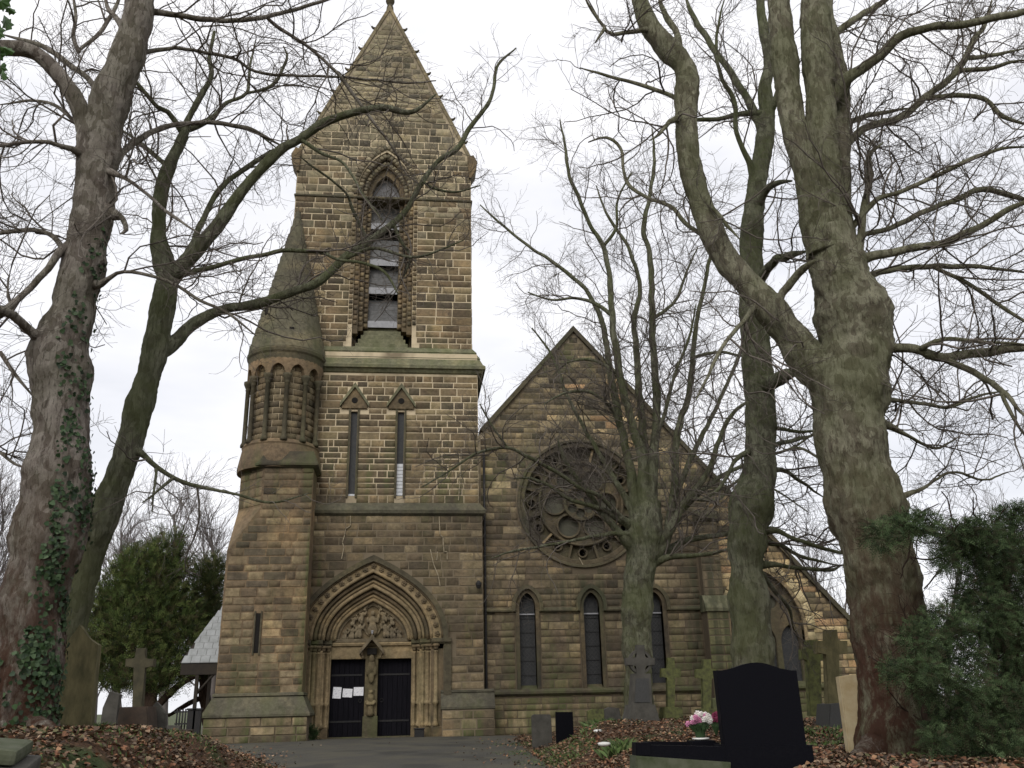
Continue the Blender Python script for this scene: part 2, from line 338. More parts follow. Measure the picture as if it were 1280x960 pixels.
def blob(name, balls, mat, parent=None, voxel=0.014):
    """one continuous carved body out of overlapping ellipsoids (x,y,z,rx,ry,rz)"""
    bm = bmesh.new()
    for (x, y, z, a, b, c) in balls:
        r = bmesh.ops.create_icosphere(bm, subdivisions=2, radius=1.0)
        for v in r['verts']: v.co = Vector((x+v.co.x*a, y+v.co.y*b, z+v.co.z*c))
    me = bpy.data.meshes.new(name); bm.to_mesh(me); bm.free()
    o = bpy.data.objects.new('tmp', me); COL.objects.link(o); md = o.modifiers.new('r', 'REMESH'); md.mode = 'VOXEL'; md.voxel_size = voxel; md.use_smooth_shade = True
    dg = bpy.context.evaluated_depsgraph_get(); m2 = bpy.data.meshes.new_from_object(o.evaluated_get(dg)); bpy.data.objects.remove(o)
    m2.name = name; return link(name, m2, mat, parent)
def circle(cx, cz, r, n=24, a0=0.0): return [(cx+r*math.cos(a0+2*PI*k/n), cz+r*math.sin(a0+2*PI*k/n)) for k in range(n)]
KEEL = False
def arch(cx, w, zs, za, n=10):
    """pointed arch outline from left springing over the apex to right springing"""
    if KEEL:
        h_ = za-zs; P_ = [(-w, 0.0), (-w, 0.5*h_), (-0.5*w, h_-0.24*w), (0.0, h_)]; pts = []
        for k in range(n+1):
            t = k/n; q = [(1-t)**3, 3*t*(1-t)**2, 3*t*t*(1-t), t**3]; pts.append((cx+sum(a*p[0] for a, p in zip(q, P_)), zs+sum(a*p[1] for a, p in zip(q, P_))))
        return pts+[(2*cx-x, z) for x, z in pts[::-1][1:]]
    h = za-zs; r = (w*w+h*h)/(2*w); cl = cx-w+r; pts = []
    a1 = math.atan2(h, cx-cl)
    for k in range(n+1):
        a = PI+(a1-PI)*k/n; pts.append((cl+r*math.cos(a), zs+r*math.sin(a)))
    return pts+[(2*cx-x, z) for x, z in pts[::-1][1:]]
def archdoor(cx, w, z0, zs, za, n=10): return [(cx-w, z0)]+arch(cx, w, zs, za, n)+[(cx+w, z0)]
def smooth(x, a, b): t = np.clip((x-a)/(b-a), 0, 1); return t*t*(3-2*t)
def wob(P, f=1.0, seed=0.0):
    """cheap smooth noise in -1..1"""
    x, y, z = P[..., 0]*f+seed, P[..., 1]*f+seed*1.7, P[..., 2]*f+seed*0.6
    return (np.sin(1.7*x+2.3*np.sin(y*1.1+z*0.7))+np.sin(2.9*y+1.9*np.sin(z*1.3+x*0.9))+np.sin(2.3*z+2.1*np.sin(x*1.2+y*1.6)))/3
# ------------------------------------------------------------------ ground
PY = [-60, -34, -20, -10.5, -6, -2.6, -1.3, 6]; PL = [-1.6, -1.0, -0.8, -1.1, -2.3, -4.2, -4.7, -4.9]; PR = [2.6, 3.0, 3.2, 3.5, 3.7, 3.9, 4.0, 4.0]
def zpath(Y): return np.interp(Y, [-60, -28, -11, -1.5, 30], [-1.6, -0.75, -0.17, 0.0, 0.0])
ctrl = []
for u, v, Y in [(100, 916, -16), (0, 908, -17), (20, 938, -19), (60, 912, -17), (170, 917, -12), (215, 919, -9), (236, 925, -6), (100, 960, -22), (0, 960, -22.5), (250, 960, -19), (335, 958, -13), (290, 944, -9),
                (700, 926, -7), (742, 908, -7), (800, 904, -9), (836, 900, -8), (880, 904, -9), (950, 957, -19.8), (860, 957, -19.4), (800, 958, -18), (740, 956, -15.5), (700, 957, -13), (1080, 936, -16.5), (1130, 953, -17), (1040, 908, -12.5), (1250, 962, -19), (1200, 934, -15), (1300, 950, -17), (1010, 912, -13), (980, 940, -17)]:
    ctrl.append(at(u, v, Y))
ctrl += [np.array(c, float) for c in [(-6.5, -1.5, 0.1), (-8, 3, -0.1), (4.6, -0.5, 0.0), (6, 0, 0.03), (9, 0, 0.05), (13, 0, 0.05), (16, 0, 0.0), (0, 15, -0.5), (20, 12, -0.4), (-15, 10, -0.4), (-12, -8, 0.4), (-12, -18, 0.6), (14, -16, 0.3), (15, -8, 0.2), (-6, -27, 0.2), (8, -27, 0.1)]]
ctrl = np.array(ctrl)
def hgt(X, Y):
    X = np.asarray(X, float); Y = np.asarray(Y, float); sh = X.shape; x = X.ravel(); y = Y.ravel()
    num = np.zeros(len(x)); den = np.zeros(len(x))
    for c in ctrl:
        w = 1/((x-c[0])**2+(y-c[1])**2+0.25)**1.7; num += w*c[2]; den += w
    z = num/den
    far = smooth(np.hypot(x-2, y+8), 28, 70); z = z*(1-far)+(-1.4)*far
    z = z+0.035*np.sin(x*2.1+1.3*np.sin(y*1.7))*np.cos(y*2.4)*(1-far)
    xl = np.interp(y, PY, PL); xr = np.interp(y, PY, PR)
    d = np.maximum(xl-x, x-xr); d = np.maximum(d, (y-0.5))
    k = smooth(d, 0.0, 1.3); zp = zpath(y)
    z = (zp-0.03)*(1-k)+z*k
    return z.reshape(sh)
n = 360; t = np.linspace(-1, 1, n); g = np.sinh(t*7.0)/math.sinh(7.0)*2500
gx = g+2; gy = g-13
# even out the fine part
core = np.linspace(-17, 19, 200); gx = np.concatenate([gx[gx < -17], core, gx[gx > 19]])
core = np.linspace(-27, 3, 170); gy = np.concatenate([gy[gy < -27], core, gy[gy > 3]])
XX, YY = np.meshgrid(gx, gy); ZZ = hgt(XX, YY)
nx, ny = len(gx), len(gy); ii = (np.arange(ny-1)[:, None]*nx+np.arange(nx-1)[None, :]).ravel()
fast('ground', np.stack([XX, YY, ZZ], -1), np.stack([ii, ii+1, ii+nx+1, ii+nx], -1), M['soil'], kind='structure', smooth=True)
ys = np.concatenate([np.linspace(-34, -1.3, 70), [-0.05]]); V = []
for y in ys:
    xl, xr = np.interp(y, PY, PL)-0.05, np.interp(y, PY, PR)+0.05
    for k in range(15):
        s = k/14; e = 0.06*math.sin(y*3.1)+0.04*math.sin(y*7.7); V.append((xl+e+(xr-xl)*s, y, zpath(y)+0.006+0.03*math.sin(PI*s)))
V = np.array(V); ii = (np.arange(len(ys)-1)[:, None]*15+np.arange(14)[None, :]).ravel()
fast('path', V, np.stack([ii, ii+1, ii+16, ii+15], -1), M['asphalt'], kind='structure', smooth=True)
# ------------------------------------------------------------------ church
CH = empty('church', (0, 0, 0), 'dark sandstone church with gabled tower, round stair turret and big rose window', 'church')
X1, X2, X3 = 3.34, 3.24, 3.08; CX = -0.05; NY = 0.5
NAPX, NAPZ, NSL = 6.55, 13.13, 1.153                    # nave gable apex and slope
def group_part(name): 
    o = bpy.data.objects.new(name, None); COL.objects.link(o); o.parent = CH; return o
# openings (clip holes for the stones)
RC = (6.57, 6.98); RR = 2.12
KEEL = True
portal_hole = archdoor(-0.03, 2.27, -0.1, 2.75, 5.2, 12)
hole1 = archdoor(-0.03, 2.12, -0.2, 2.75, 5.03, 12)
KEEL = False
lancets = [(4.70, 0.25, 1.26, 3.7, 4.12), (6.72, 0.25, 1.26, 3.7, 4.12), (8.74, 0.25, 1.26, 3.7, 4.12)]
AW = (12.35, 1.2, 1.15, 2.9, 4.78)
belfry = (0.0, 0.48, 13.1, 18.1, 19.0)
# --- masses
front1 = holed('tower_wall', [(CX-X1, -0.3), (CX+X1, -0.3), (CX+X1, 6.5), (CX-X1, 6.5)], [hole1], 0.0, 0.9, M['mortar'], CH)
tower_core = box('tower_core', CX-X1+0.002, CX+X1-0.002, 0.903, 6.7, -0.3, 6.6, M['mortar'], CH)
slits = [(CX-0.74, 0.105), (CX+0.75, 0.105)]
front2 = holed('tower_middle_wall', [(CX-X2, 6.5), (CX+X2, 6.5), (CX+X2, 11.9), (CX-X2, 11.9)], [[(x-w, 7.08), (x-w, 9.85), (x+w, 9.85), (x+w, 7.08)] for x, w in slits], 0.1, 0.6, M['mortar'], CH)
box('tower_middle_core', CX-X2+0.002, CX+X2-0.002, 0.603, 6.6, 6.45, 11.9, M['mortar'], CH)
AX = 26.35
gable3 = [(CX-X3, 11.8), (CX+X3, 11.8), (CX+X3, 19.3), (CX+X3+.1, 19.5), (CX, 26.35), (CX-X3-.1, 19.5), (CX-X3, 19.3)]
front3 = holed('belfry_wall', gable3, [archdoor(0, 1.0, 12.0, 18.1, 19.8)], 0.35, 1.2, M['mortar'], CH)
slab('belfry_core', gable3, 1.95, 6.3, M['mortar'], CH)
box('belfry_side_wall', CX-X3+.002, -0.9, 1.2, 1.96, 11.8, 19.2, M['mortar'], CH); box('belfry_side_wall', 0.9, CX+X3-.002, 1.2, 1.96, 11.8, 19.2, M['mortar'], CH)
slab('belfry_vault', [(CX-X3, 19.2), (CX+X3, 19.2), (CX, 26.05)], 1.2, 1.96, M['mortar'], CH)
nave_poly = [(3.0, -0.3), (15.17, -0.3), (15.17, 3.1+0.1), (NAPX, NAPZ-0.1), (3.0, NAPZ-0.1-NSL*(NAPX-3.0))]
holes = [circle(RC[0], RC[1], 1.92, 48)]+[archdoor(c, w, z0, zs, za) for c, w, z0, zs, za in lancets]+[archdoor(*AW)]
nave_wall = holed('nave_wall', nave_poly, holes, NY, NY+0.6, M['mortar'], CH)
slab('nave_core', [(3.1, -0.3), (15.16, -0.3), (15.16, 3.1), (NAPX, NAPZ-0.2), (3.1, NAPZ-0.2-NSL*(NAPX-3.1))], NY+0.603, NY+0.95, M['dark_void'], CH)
# --- stonework collector
ST = []
def scan(poly, z):
    xs = []
    for (xa, za), (xb, zb) in zip(poly, poly[1:]+poly[:1]):
        if (za <= z < zb) or (zb <= z < za): xs.append(xa+(xb-xa)*(z-za)/(zb-za))
    xs.sort(); return [(xs[i], xs[i+1]) for i in range(0, len(xs)-1, 2)]
def inter(A, B): return [(max(a, c), min(b, d)) for a, b in A for c, d in B if min(b, d) > max(a, c)]
def sub(A, B, m):
    for c, d in B:
        out = []
        for a, b in A:
            if d+m <= a or c-m >= b: out.append((a, b)); continue
            if c-m > a: out.append((a, c-m))
            if d+m < b: out.append((d+m, b))
        A = out
    return A
PAL = {
 'mid': [(0.135, 0.095, 0.060), (0.17, 0.122, 0.075), (0.105, 0.075, 0.050), (0.20, 0.15, 0.09), (0.085, 0.065, 0.047), (0.15, 0.11, 0.07)],
 'low': [(0.16, 0.115, 0.072), (0.20, 0.145, 0.088), (0.125, 0.09, 0.058), (0.24, 0.18, 0.11), (0.10, 0.075, 0.05), (0.17, 0.125, 0.075)],
 'top': [(0.17, 0.14, 0.10), (0.20, 0.165, 0.115), (0.145, 0.115, 0.08), (0.23, 0.19, 0.13), (0.12, 0.10, 0.075)],  # paler upper stone, partly standing in for glare over the tower top
 'nave': [(0.165, 0.118, 0.078), (0.20, 0.145, 0.09), (0.125, 0.09, 0.06), (0.24, 0.18, 0.11), (0.095, 0.07, 0.05), (0.15, 0.11, 0.075)],
 'gable': [(0.15, 0.115, 0.075), (0.21, 0.16, 0.10), (0.11, 0.085, 0.06), (0.085, 0.068, 0.05), (0.19, 0.145, 0.09), (0.33, 0.25, 0.15)],
 'plinth': [(0.28, 0.21, 0.12), (0.22, 0.16, 0.095), (0.34, 0.26, 0.16), (0.17, 0.125, 0.08)],
 'aisle': [(0.40, 0.29, 0.16), (0.32, 0.23, 0.13), (0.46, 0.34, 0.19), (0.20, 0.145, 0.09), (0.10, 0.08, 0.055), (0.33, 0.20, 0.11)],
 'tan': [(0.44, 0.35, 0.21), (0.40, 0.31, 0.185), (0.48, 0.38, 0.23)],
 'cap': [(0.25, 0.21, 0.145), (0.29, 0.245, 0.17), (0.22, 0.185, 0.13), (0.27, 0.22, 0.15), (0.15, 0.13, 0.10)],  # palest gable stone, likewise lightened for the veil of glare
 'moss': [(0.12, 0.12, 0.06), (0.15, 0.13, 0.07), (0.10, 0.09, 0.05)]}
rs = random.Random(3)
def pick(pal):
    c = rs.choice(PAL[pal]); k = rs.uniform(0.84, 1.14); m = sum(c)/3; d = 0.18 if pal in ('low', 'nave', 'plinth', 'gable') else 0.12; low_ = pal in ('low', 'nave', 'plinth', 'gable'); k *= 0.90 if pal == 'low' else (0.80 if low_ else 1.12); k *= rs.choice((1, 1, 1, 1, 0.76, 1.2))
    return tuple((x*(1-d)+m*d)*k for x in c)
def course(O, ux, nrm, outer, holes, z0, z1, hr=(0.2, 0.3), wr=(0.38, 0.72), pal='mid', joint=0.034, proud=(0.006, 0.018), m=0.01, front=True):
    z = z0
    while z < z1-0.08:
        h = rs.uniform(*hr)
        if z+h > z1-0.1: h = z1-z
        iv = inter(scan(outer, z+0.01), scan(outer, z+h-0.01))
        for hp in holes:
            for zz in (z+0.01, z+h/2, z+h-0.01): iv = sub(iv, scan(hp, zz), m)
        for a, b in iv:
            x = a
            while x < b-0.03:
                w = rs.uniform(*wr)*(1.0 if rs.random() > 0.15 else 0.6)
                if x+w > b-0.16: w = b-x
                p = pal((x+w/2), z+h/2) if callable(pal) else pal
                if w > 0.07:
                    c = O+ux*(x+w/2); ST.append((c[0], c[1], z+h/2, w-joint, h-joint, rs.uniform(*proud), ux, nrm, (0, 0, 1), pick(p), front))
                x += w
        z += h
ex = np.array([1.0, 0, 0]); ey = np.array([0, 1.0, 0]); nf = np.array([0, -1.0, 0])
def rect(x0, x1, z0, z1): return [(x0, z0), (x1, z0), (x1, z1), (x0, z1)]
O = np.array([0, 0.0, 0])
# tower stage 1 (above and below the sloping plinth top)
course(O, ex, nf, rect(CX-X1+0.9, CX+X1, 1.3, 6.45), [portal_hole, rect(-2.5, 2.45, 2.4, 2.8)], 1.3, 6.45, pal=lambda x, z: 'low', hr=(0.19, 0.27))
course(O+ey*-0.27, ex, nf, rect(2.05, CX+X1+0.27, 0.0, 0.72), [], 0.0, 0.72, pal='low', wr=(0.4, 0.7))
# stage 2
course(np.array([0, 0.1, 0]), ex, nf, rect(CX-X2, CX+X2, 6.85, 11.1), [rect(x-0.14, x+0.14, 7.02, 9.9) for x, w in slits]+[[(x-0.44, 9.9), (x+0.44, 9.9), (x+0.44, 10.08), (x, 10.76), (x-0.44, 10.08)] for x, w in slits], 6.85, 11.1, pal='mid', hr=(0.17, 0.28), wr=(0.28, 0.68), joint=0.034)
# belfry stage
hb = archdoor(0.0, 1.12, 12.6, 17.9, 20.0); sill = [(-1.3, 11.9), (1.3, 11.9), (0.9, 13.2), (-0.9, 13.2)]
course(np.array([0, 0.35, 0]), ex, nf, [(CX-X3, 12.1), (CX+X3, 12.1), (CX+X3, 19.35), (CX+0.1, 25.95), (CX-0.1, 25.95), (CX-X3, 19.35)], [hb, sill], 12.1, 25.9, pal=lambda x, z: 'mid' if z < 18+rs.uniform(-2, 2) else ('top' if z < 21.5+rs.uniform(-1.5, 1) else 'cap'), hr=(0.20, 0.31), wr=(0.3, 0.72), joint=0.036)
# nave front
def npal(x, z):
    if z < 1.05: return 'plinth'
    if x > 11.0: return 'aisle' if rs.random() < 0.8 else 'nave'
    if z > 7.0: return 'aisle' if (7.0 < x < 8.6 and 8.0 < z < 10.8 and rs.random() < 0.5) or rs.random() < 0.06 else 'gable'
    return 'nave'
nh = [circle(RC[0], RC[1], 2.12, 48)]+[archdoor(c, w+0.14, z0-0.04, zs, za+0.16) for c, w, z0, zs, za in lancets]+[archdoor(12.35, 1.52, 1.1, 2.9, 5.05)]
course(np.array([0, NY, 0]), ex, nf, [(CX+X1, 0), (15.17, 0), (15.17, 3.05), (NAPX+0.05, NAPZ-0.25), (NAPX-0.05, NAPZ-0.25), (CX+X1, NAPZ-0.2-NSL*(NAPX-CX-X1))], nh+[rect(10.25, 10.98, -1, 6.4)], 0.0, NAPZ-0.2, pal=npal, hr=(0.17, 0.26), wr=(0.34, 0.72), joint=0.024)
# side faces of the tower (seen when stepping aside)
sr = np.array([1.0, 0, 0]); sl = np.array([-1.0, 0, 0])
course(np.array([CX+X2, 0.1, 0]), ey, sr, rect(0, 6.4, 6.85, 11.1), [], 6.85, 11.1, front=False, hr=(.26, .34), wr=(.5, .8))
course(np.array([CX+X3, 0.35, 0]), ey, sr, rect(0, 5.9, 12.1, 19.1), [], 12.1, 19.1, front=False, hr=(.26, .34), wr=(.5, .8))
course(np.array([CX-X3, 0.35, 0]), ey*-1, sl, rect(-5.9, 0, 12.1, 19.1), [], 12.1, 19.1, front=False, hr=(.26, .34), wr=(.5, .8))
# --- stair block under the turret: canted square block, plinth, slit
BX0, BX1, BY = -4.2, -1.86, -1.05
blk = bmesh.new()
def ring(bm, pts, z): return [bm.verts.new((x, y, z)) for x, y in pts]
def plan(c, o=0.0, x0=BX0, x1=BX1): return [(x0-o, BY+c-o*0.4), (x0-o+c, BY-o), (x1-o*0+o, BY-o), (x1+o, 1.3), (x0-o, 1.3)]
r1 = ring(blk, plan(0.02), -0.3); r2 = ring(blk, plan(0.02), 5.2); r3 = ring(blk, plan(0.8, 0, -4.12), 6.5); r4 = ring(blk, plan(0.8, 0, -4.12), 7.75)
for a, b in ((r1, r2), (r2, r3), (r3, r4)):
    for k in range(5): blk.faces.new((a[k], a[(k+1) % 5], b[(k+1) % 5], b[k]))
blk.faces.new(r4)
stair = from_bm('stair_block', blk, M['turret_stone'], CH)
course(np.array([0, BY, 0]), ex, nf, [(BX0, 1.28), (BX1, 1.28), (BX1, 7.72), (-3.3, 7.72), (-3.3, 6.5), (-4.14, 5.2)], [rect(-3.29, -3.07, 2.3, 3.5)], 1.28, 7.72, pal=lambda x, z: 'mid' if z > 3 else 'low', hr=(0.19, 0.27), wr=(0.36, 0.66))
cant = np.array([-4.12, BY+0.8, 0]); ux = np.array([0.8, -0.8, 0])/math.hypot(0.8, 0.8); nn = np.array([-1, -1, 0])/math.sqrt(2)
course(cant, ux, nn, rect(0.02, 1.12, 6.55, 7.72), [], 6.55, 7.72, pal='mid', wr=(0.36, 0.6))
course(np.array([BX0, 1.3, 0]), ey*-1, sl, rect(0.05, 2.3, 1.28, 5.2), [], 1.28, 5.2, pal='low', front=False)
box('slit_window', -3.24, -3.12, BY-0.012, BY+0.05, 2.36, 3.44, M['dark_void'], CH)
for k, (a, b) in enumerate(((-3.29, -3.245), (-3.115, -3.07))): box('slit_jamb', a, b, BY-0.04, BY+0.02, 2.3, 3.5, M['moulding'], CH, 0.006)
wrap('plinth_weathering', BX0, BX1, BY, 1.3, [(0.02, 1.30), (0.05, 1.28), (0.06, 1.22), (0.0, 1.2), (0.05, 1.18), (0.27, 0.74), (0.27, 0.68), (0.2, 0.66)], M['weathering'], CH)
wrap('plinth_base', BX0, BX1, BY, 1.3, [(0.2, 0.665), (0.215, -0.3)], M['mortar'], CH)
course(np.array([0, BY-0.215, 0]), ex, nf, rect(BX0-0.21, BX1+0.21, 0.0, 0.66), [], 0.0, 0.66, pal='low', wr=(0.5, 0.95), hr=(0.2, 0.32), proud=(0.01, 0.02))
# canted string under the turret
def ringmould(name, prof, planf, mat):
    bm = bmesh.new(); rings = [ring(bm, planf(o), z) for o, z in prof]; n = len(rings[0])
    for a, b in zip(rings, rings[1:]):
        for k in range(n): bm.faces.new((a[k], a[(k+1) % n], b[(k+1) % n], b[k]))
    bm.faces.new(rings[0]); bm.faces.new(rings[-1]); return from_bm(name, bm, mat, CH)
ringmould('block_string_course', [(0.02, 7.66), (0.13, 7.74), (0.13, 7.80), (-0.02, 8.2)], lambda o: plan(0.8, o, -4.12), M['moulding'])
# --- turret
TX, TY, TR = -3.02, 0.12, 1.16
lathe('turret_base', TX, TY, [(TR+0.12, 7.7), (TR+0.12, 7.9), (TR+0.02, 8.45), (TR+0.04, 8.5), (TR-0.04, 8.62)], M['turret_stone'], CH, 40)
lathe('turret_drum', TX, TY, [(TR-0.17, 8.4), (TR-0.17, 11.2)], M['mortar'], CH, 40)
nst = 16
for k in range(26):      # curved ashlar of the drum, one block course after another
    pass
for zi in range(13):
    z0 = 8.62+zi*0.205
    for k in range(nst):
        a = 2*PI*(k+0.5*(zi % 2))/nst
        if math.sin(a) > 0.35: continue
        r = TR-0.17; w = 2*PI*r/nst; nn = np.array([math.cos(a), math.sin(a), 0]); uu = np.array([-math.sin(a), math.cos(a), 0]); c = np.array([TX, TY, 0])+nn*(r*math.cos(PI/nst)-0.0)
        ST.append((c[0], c[1], z0+0.1, w-0.02, 0.19, rs.uniform(0.03, 0.045), uu, nn, (0, 0, 1), pick('low'), True))
ncol = 12
for k in range(ncol):
    a = -PI/2+2*PI*(k+0.35)/ncol
    if math.sin(a) > 0.45: continue
    x, y = TX+(TR-0.02)*math.cos(a), TY+(TR-0.02)*math.sin(a)
    col = lathe('turret_column', x, y, [(0.11, 8.55), (0.11, 8.63), (0.085, 8.68), (0.07, 8.72), (0.07, 10.40), (0.09, 10.42), (0.07, 10.45), (0.09, 10.50), (0.14, 10.62), (0.145, 10.70)], M['moulding'], CH, 10, True)
# arcade ring with pointed arch heads
bmr = bmesh.new(); seg = 10
for k in range(ncol):
    a0 = -PI/2+2*PI*(k+0.35)/ncol; a1 = a0+2*PI/ncol
    prev = None
    for j in range(seg+1):
        s = j/seg; a = a0+(a1-a0)*s; u_ = abs(2*s-1)
        zlow = 10.70 if u_ > 0.8 else 10.70+0.34*math.sqrt(max(0, 1-((u_/0.8)**1.5)))
        P = []
        for r in (TR+0.03, TR-0.14): P += [bmr.verts.new((TX+r*math.cos(a), TY+r*math.sin(a), zlow)), bmr.verts.new((TX+r*math.cos(a), TY+r*math.sin(a), 11.25))]
        if prev: bmr.faces.new((prev[0], P[0], P[1], prev[1])); bmr.faces.new((prev[0], prev[2], P[2], P[0])); bmr.faces.new((prev[2], prev[3], P[3], P[2]))
        prev = P
from_bm('turret_arcade', bmr, M['turret_stone'], CH)
lathe('turret_cornice', TX, TY, [(TR+0.03, 11.2), (TR+0.05, 11.40), (TR+0.09, 11.46), (TR+0.10, 11.56), (TR+0.07, 11.60), (TR-0.02, 11.72)], M['moulding'], CH, 40)
AP = (TX+0.02, TY+0.25, 17.2)
bm = bmesh.new(); rings = []
for i in range(19):
    s = i/18.0; rr = (TR+0.02)*(1-s)+0.015; zz = 11.62+(AP[2]-11.62)*s
    for rk in ((rr+0.035, zz), (rr+0.01, zz+0.28)):
        rings.append([bm.verts.new((TX+(AP[0]-TX)*s+rk[0]*math.cos(2*PI*k/28), TY+(AP[1]-TY)*s+rk[0]*math.sin(2*PI*k/28), rk[1])) for k in range(28)])
for a, b in zip(rings, rings[1:]):
    for k in range(28): bm.faces.new((a[k], a[(k+1) % 28], b[(k+1) % 28], b[k]))
from_bm('turret_cone_roof', bm, M['cone'], CH)
for a, z in ((-2.35, 12.9), (-1.35, 12.1)):
    r = (TR+0.02)*(1-(z-11.62)/5.58); x, y = TX+r*math.cos(a), TY+r*math.sin(a)
    box('cone_vent', x-0.07, x+0.07, y-0.03, y+0.2, z, z+0.2, M['dark_void'], CH)
# --- tower string, ledge, plinth
wrap('string_course', CX-X2, CX+X2, 0.1, 6.6, [(0.1, 6.42), (0.2, 6.5), (0.22, 6.6), (0.02, 6.86), (-0.1, 6.87)], M['weathering'], CH)
wrap('belfry_ledge', CX-X3, CX+X3, 0.35, 6.3, [(0.18, 11.12), (0.30, 11.2), (0.36, 11.3), (0.42, 11.32), (0.42, 11.42), (0.34, 11.5), (0.24, 11.72), (0.26, 11.74), (0.13, 11.97), (0.15, 11.99), (0.0, 12.2), (-0.1, 12.2)], M['mossy_ledge'], CH)
wrap('upper_string_course', CX-X3, CX+X3, 0.35, 6.3, [(0.0, 17.82), (0.05, 17.85), (0.05, 17.9), (0.0, 17.95)], M['moulding'], CH)
def xprof(name, x0, x1, prof, mat, parent=CH):
    bm = bmesh.new(); a = [bm.verts.new((x0, y, z)) for y, z in prof]; b = [bm.verts.new((x1, y, z)) for y, z in prof]; n = len(prof)
    bm.faces.new(a); bm.faces.new(b[::-1])
    for i in range(n): bm.faces.new((a[i], a[(i+1) % n], b[(i+1) % n], b[i]))
    return from_bm(name, bm, mat, parent)
xprof('plinth_weathering', 2.02, CX+X1+0.3, [(0.05, 1.3), (-0.06, 1.27), (-0.06, 1.22), (-0.03, 1.2), (-0.3, 0.82), (-0.3, 0.76), (-0.27, 0.74), (0.05, 0.74)], M['weathering'])
box('plinth_base', 2.05, CX+X1+0.27, -0.268, 0.002, -0.3, 0.74, M['mortar'], CH)
# side return of plinth towards nave
# --- belfry window
JB = M['portal_dark']
bw = group_part('belfry_window')
def ring_arch(name, w0, z0a, w1, z1a, zs, zb, y0, y1, mat, parent, cx=0.0, n=12, bev=0.0):
    o = archdoor(cx, w1, zb, zs, z1a, n); i = archdoor(cx, w0, zb, zs, z0a, n); return slab(name, o+i[::-1], y0, y1, mat, parent, bev)
ring_arch('arch_order', 0.50, 19.02, 0.66, 19.3, 18.1, 13.0, 0.68, 1.15, JB, bw)
ring_arch('arch_order', 0.66, 19.3, 0.82, 19.56, 18.1, 12.85, 0.54, 0.9, JB, bw)
ring_arch('arch_order', 0.82, 19.56, 1.0, 19.8, 18.1, 12.7, 0.42, 0.66, JB, bw)
# rough brick-like blocks on the stepped jambs and round the arch head
def voussoirs(cx, w, zs, za, n, y, size, pal, zb=None, step=0.2):
    P = arch(cx, w, zs, za, 30); P = np.array(P); d = np.r_[0, np.cumsum(np.hypot(*np.diff(P, axis=0).T))]
    for k in range(n):
        s = (k+0.5)/n*d[-1]; x = np.interp(s, d, P[:, 0]); z = np.interp(s, d, P[:, 1]); x2 = np.interp(s+0.02, d, P[:, 0]); z2 = np.interp(s+0.02, d, P[:, 1]); x1 = np.interp(s-0.02, d, P[:, 0]); z1 = np.interp(s-0.02, d, P[:, 1])
        t_ = np.array([x2-x1, 0, z2-z1]); t_ /= np.linalg.norm(t_); up = np.array([-t_[2], 0, t_[0]])
        ST.append((x, y, z, d[-1]/n-0.02, size, rs.uniform(0.03, 0.05), t_, nf, tuple(up), pick(pal), True))
voussoirs(0, 0.74, 18.1, 19.43, 22, 0.54, 0.13, 'top'); voussoirs(0, 0.91, 18.1, 19.68, 26, 0.42, 0.15, 'top'); voussoirs(0, 1.10, 18.1, 20.0, 30, 0.345, 0.18, 'top')
z = 13.0
while z < 18.05:
    for s in (-1, 1):
        for xx, yy, zz0 in ((0.58, 0.68, 13.0), (0.74, 0.54, 12.9), (0.91, 0.42, 12.7), (1.07, 0.35, 12.6)):
            ST.append((s*xx, yy, z+0.09, 0.12, 0.145, rs.uniform(0.02, 0.04), ex, nf, (0, 0, 1), pick('mid'), True))
    z += 0.185
slab('back_board', [(-0.5, 17.35), (0.5, 17.35), (0.5, 18.1)]+arch(0, 0.5, 18.1, 19.02)[::-1][1:-1]+[(-0.5, 18.1)], 0.95, 0.99, M['board'], bw)
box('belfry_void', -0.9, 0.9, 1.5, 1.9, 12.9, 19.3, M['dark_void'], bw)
for zb_ in (16.88, 15.45, 14.36, 13.1):
    top = zb_+1.08
    lv = group_part('louvre'); lv.parent = bw
    bm = bmesh.new(); y0_, y1_ = 0.76, 1.02
    pr = [(y0_, zb_), (y0_-0.02, zb_+0.03), (y1_, top+0.03), (y1_, top)]
    a = [bm.verts.new((-0.5, y, z)) for y, z in pr]; b = [bm.verts.new((0.5, y, z)) for y, z in pr]
    bm.faces.new(a); bm.faces.new(b[::-1])
    for i in range(4): bm.faces.new((a[i], a[(i+1) % 4], b[(i+1) % 4], b[i]))
    # slates as raised pieces on the slope
    for r_ in range(5):
        for c_ in range(5):
            s0 = (r_+0.35)/5.6; x0 = -0.49+0.2*c_+(0.1 if r_ % 2 else 0); x1 = min(x0+0.185, 0.49)
            if x1-x0 < 0.05: continue
            ya, za_ = y0_+(y1_-y0_)*s0, zb_+0.045+(top-zb_)*s0; yb, zb2 = y0_+(y1_-y0_)*(s0+0.2), zb_+0.032+(top-zb_)*(s0+0.2)
            v = [bm.verts.new(p) for p in ((x0, ya-0.012, za_), (x1, ya-0.012, za_), (x1, yb, zb2), (x0, yb, zb2), (x0, ya, za_-0.03), (x1, ya, za_-0.03))]
            bm.faces.new(v[:4]); bm.faces.new((v[4], v[5], v[1], v[0]))
    from_bm('louvre_board', bm, M['louvre'], bw)
    box('louvre_lead_edge', -0.5, 0.5, 0.715, 0.74, zb_-0.04, zb_+0.2, M['lead'], bw)
    bpy.data.objects.remove(lv)
# stepped mossy sill
bm = bmesh.new()
for i in range(6):
    z0 = 13.12-0.19*i; o = 0.13*i; bm_box(bm, -0.55-o*0.62, 0.55+o*0.62, 0.84-0.1*i-0.01, 1.2, z0-0.2, z0, 0.012)
from_bm('sloping_sill', bm, M['mossy_ledge'], CH)
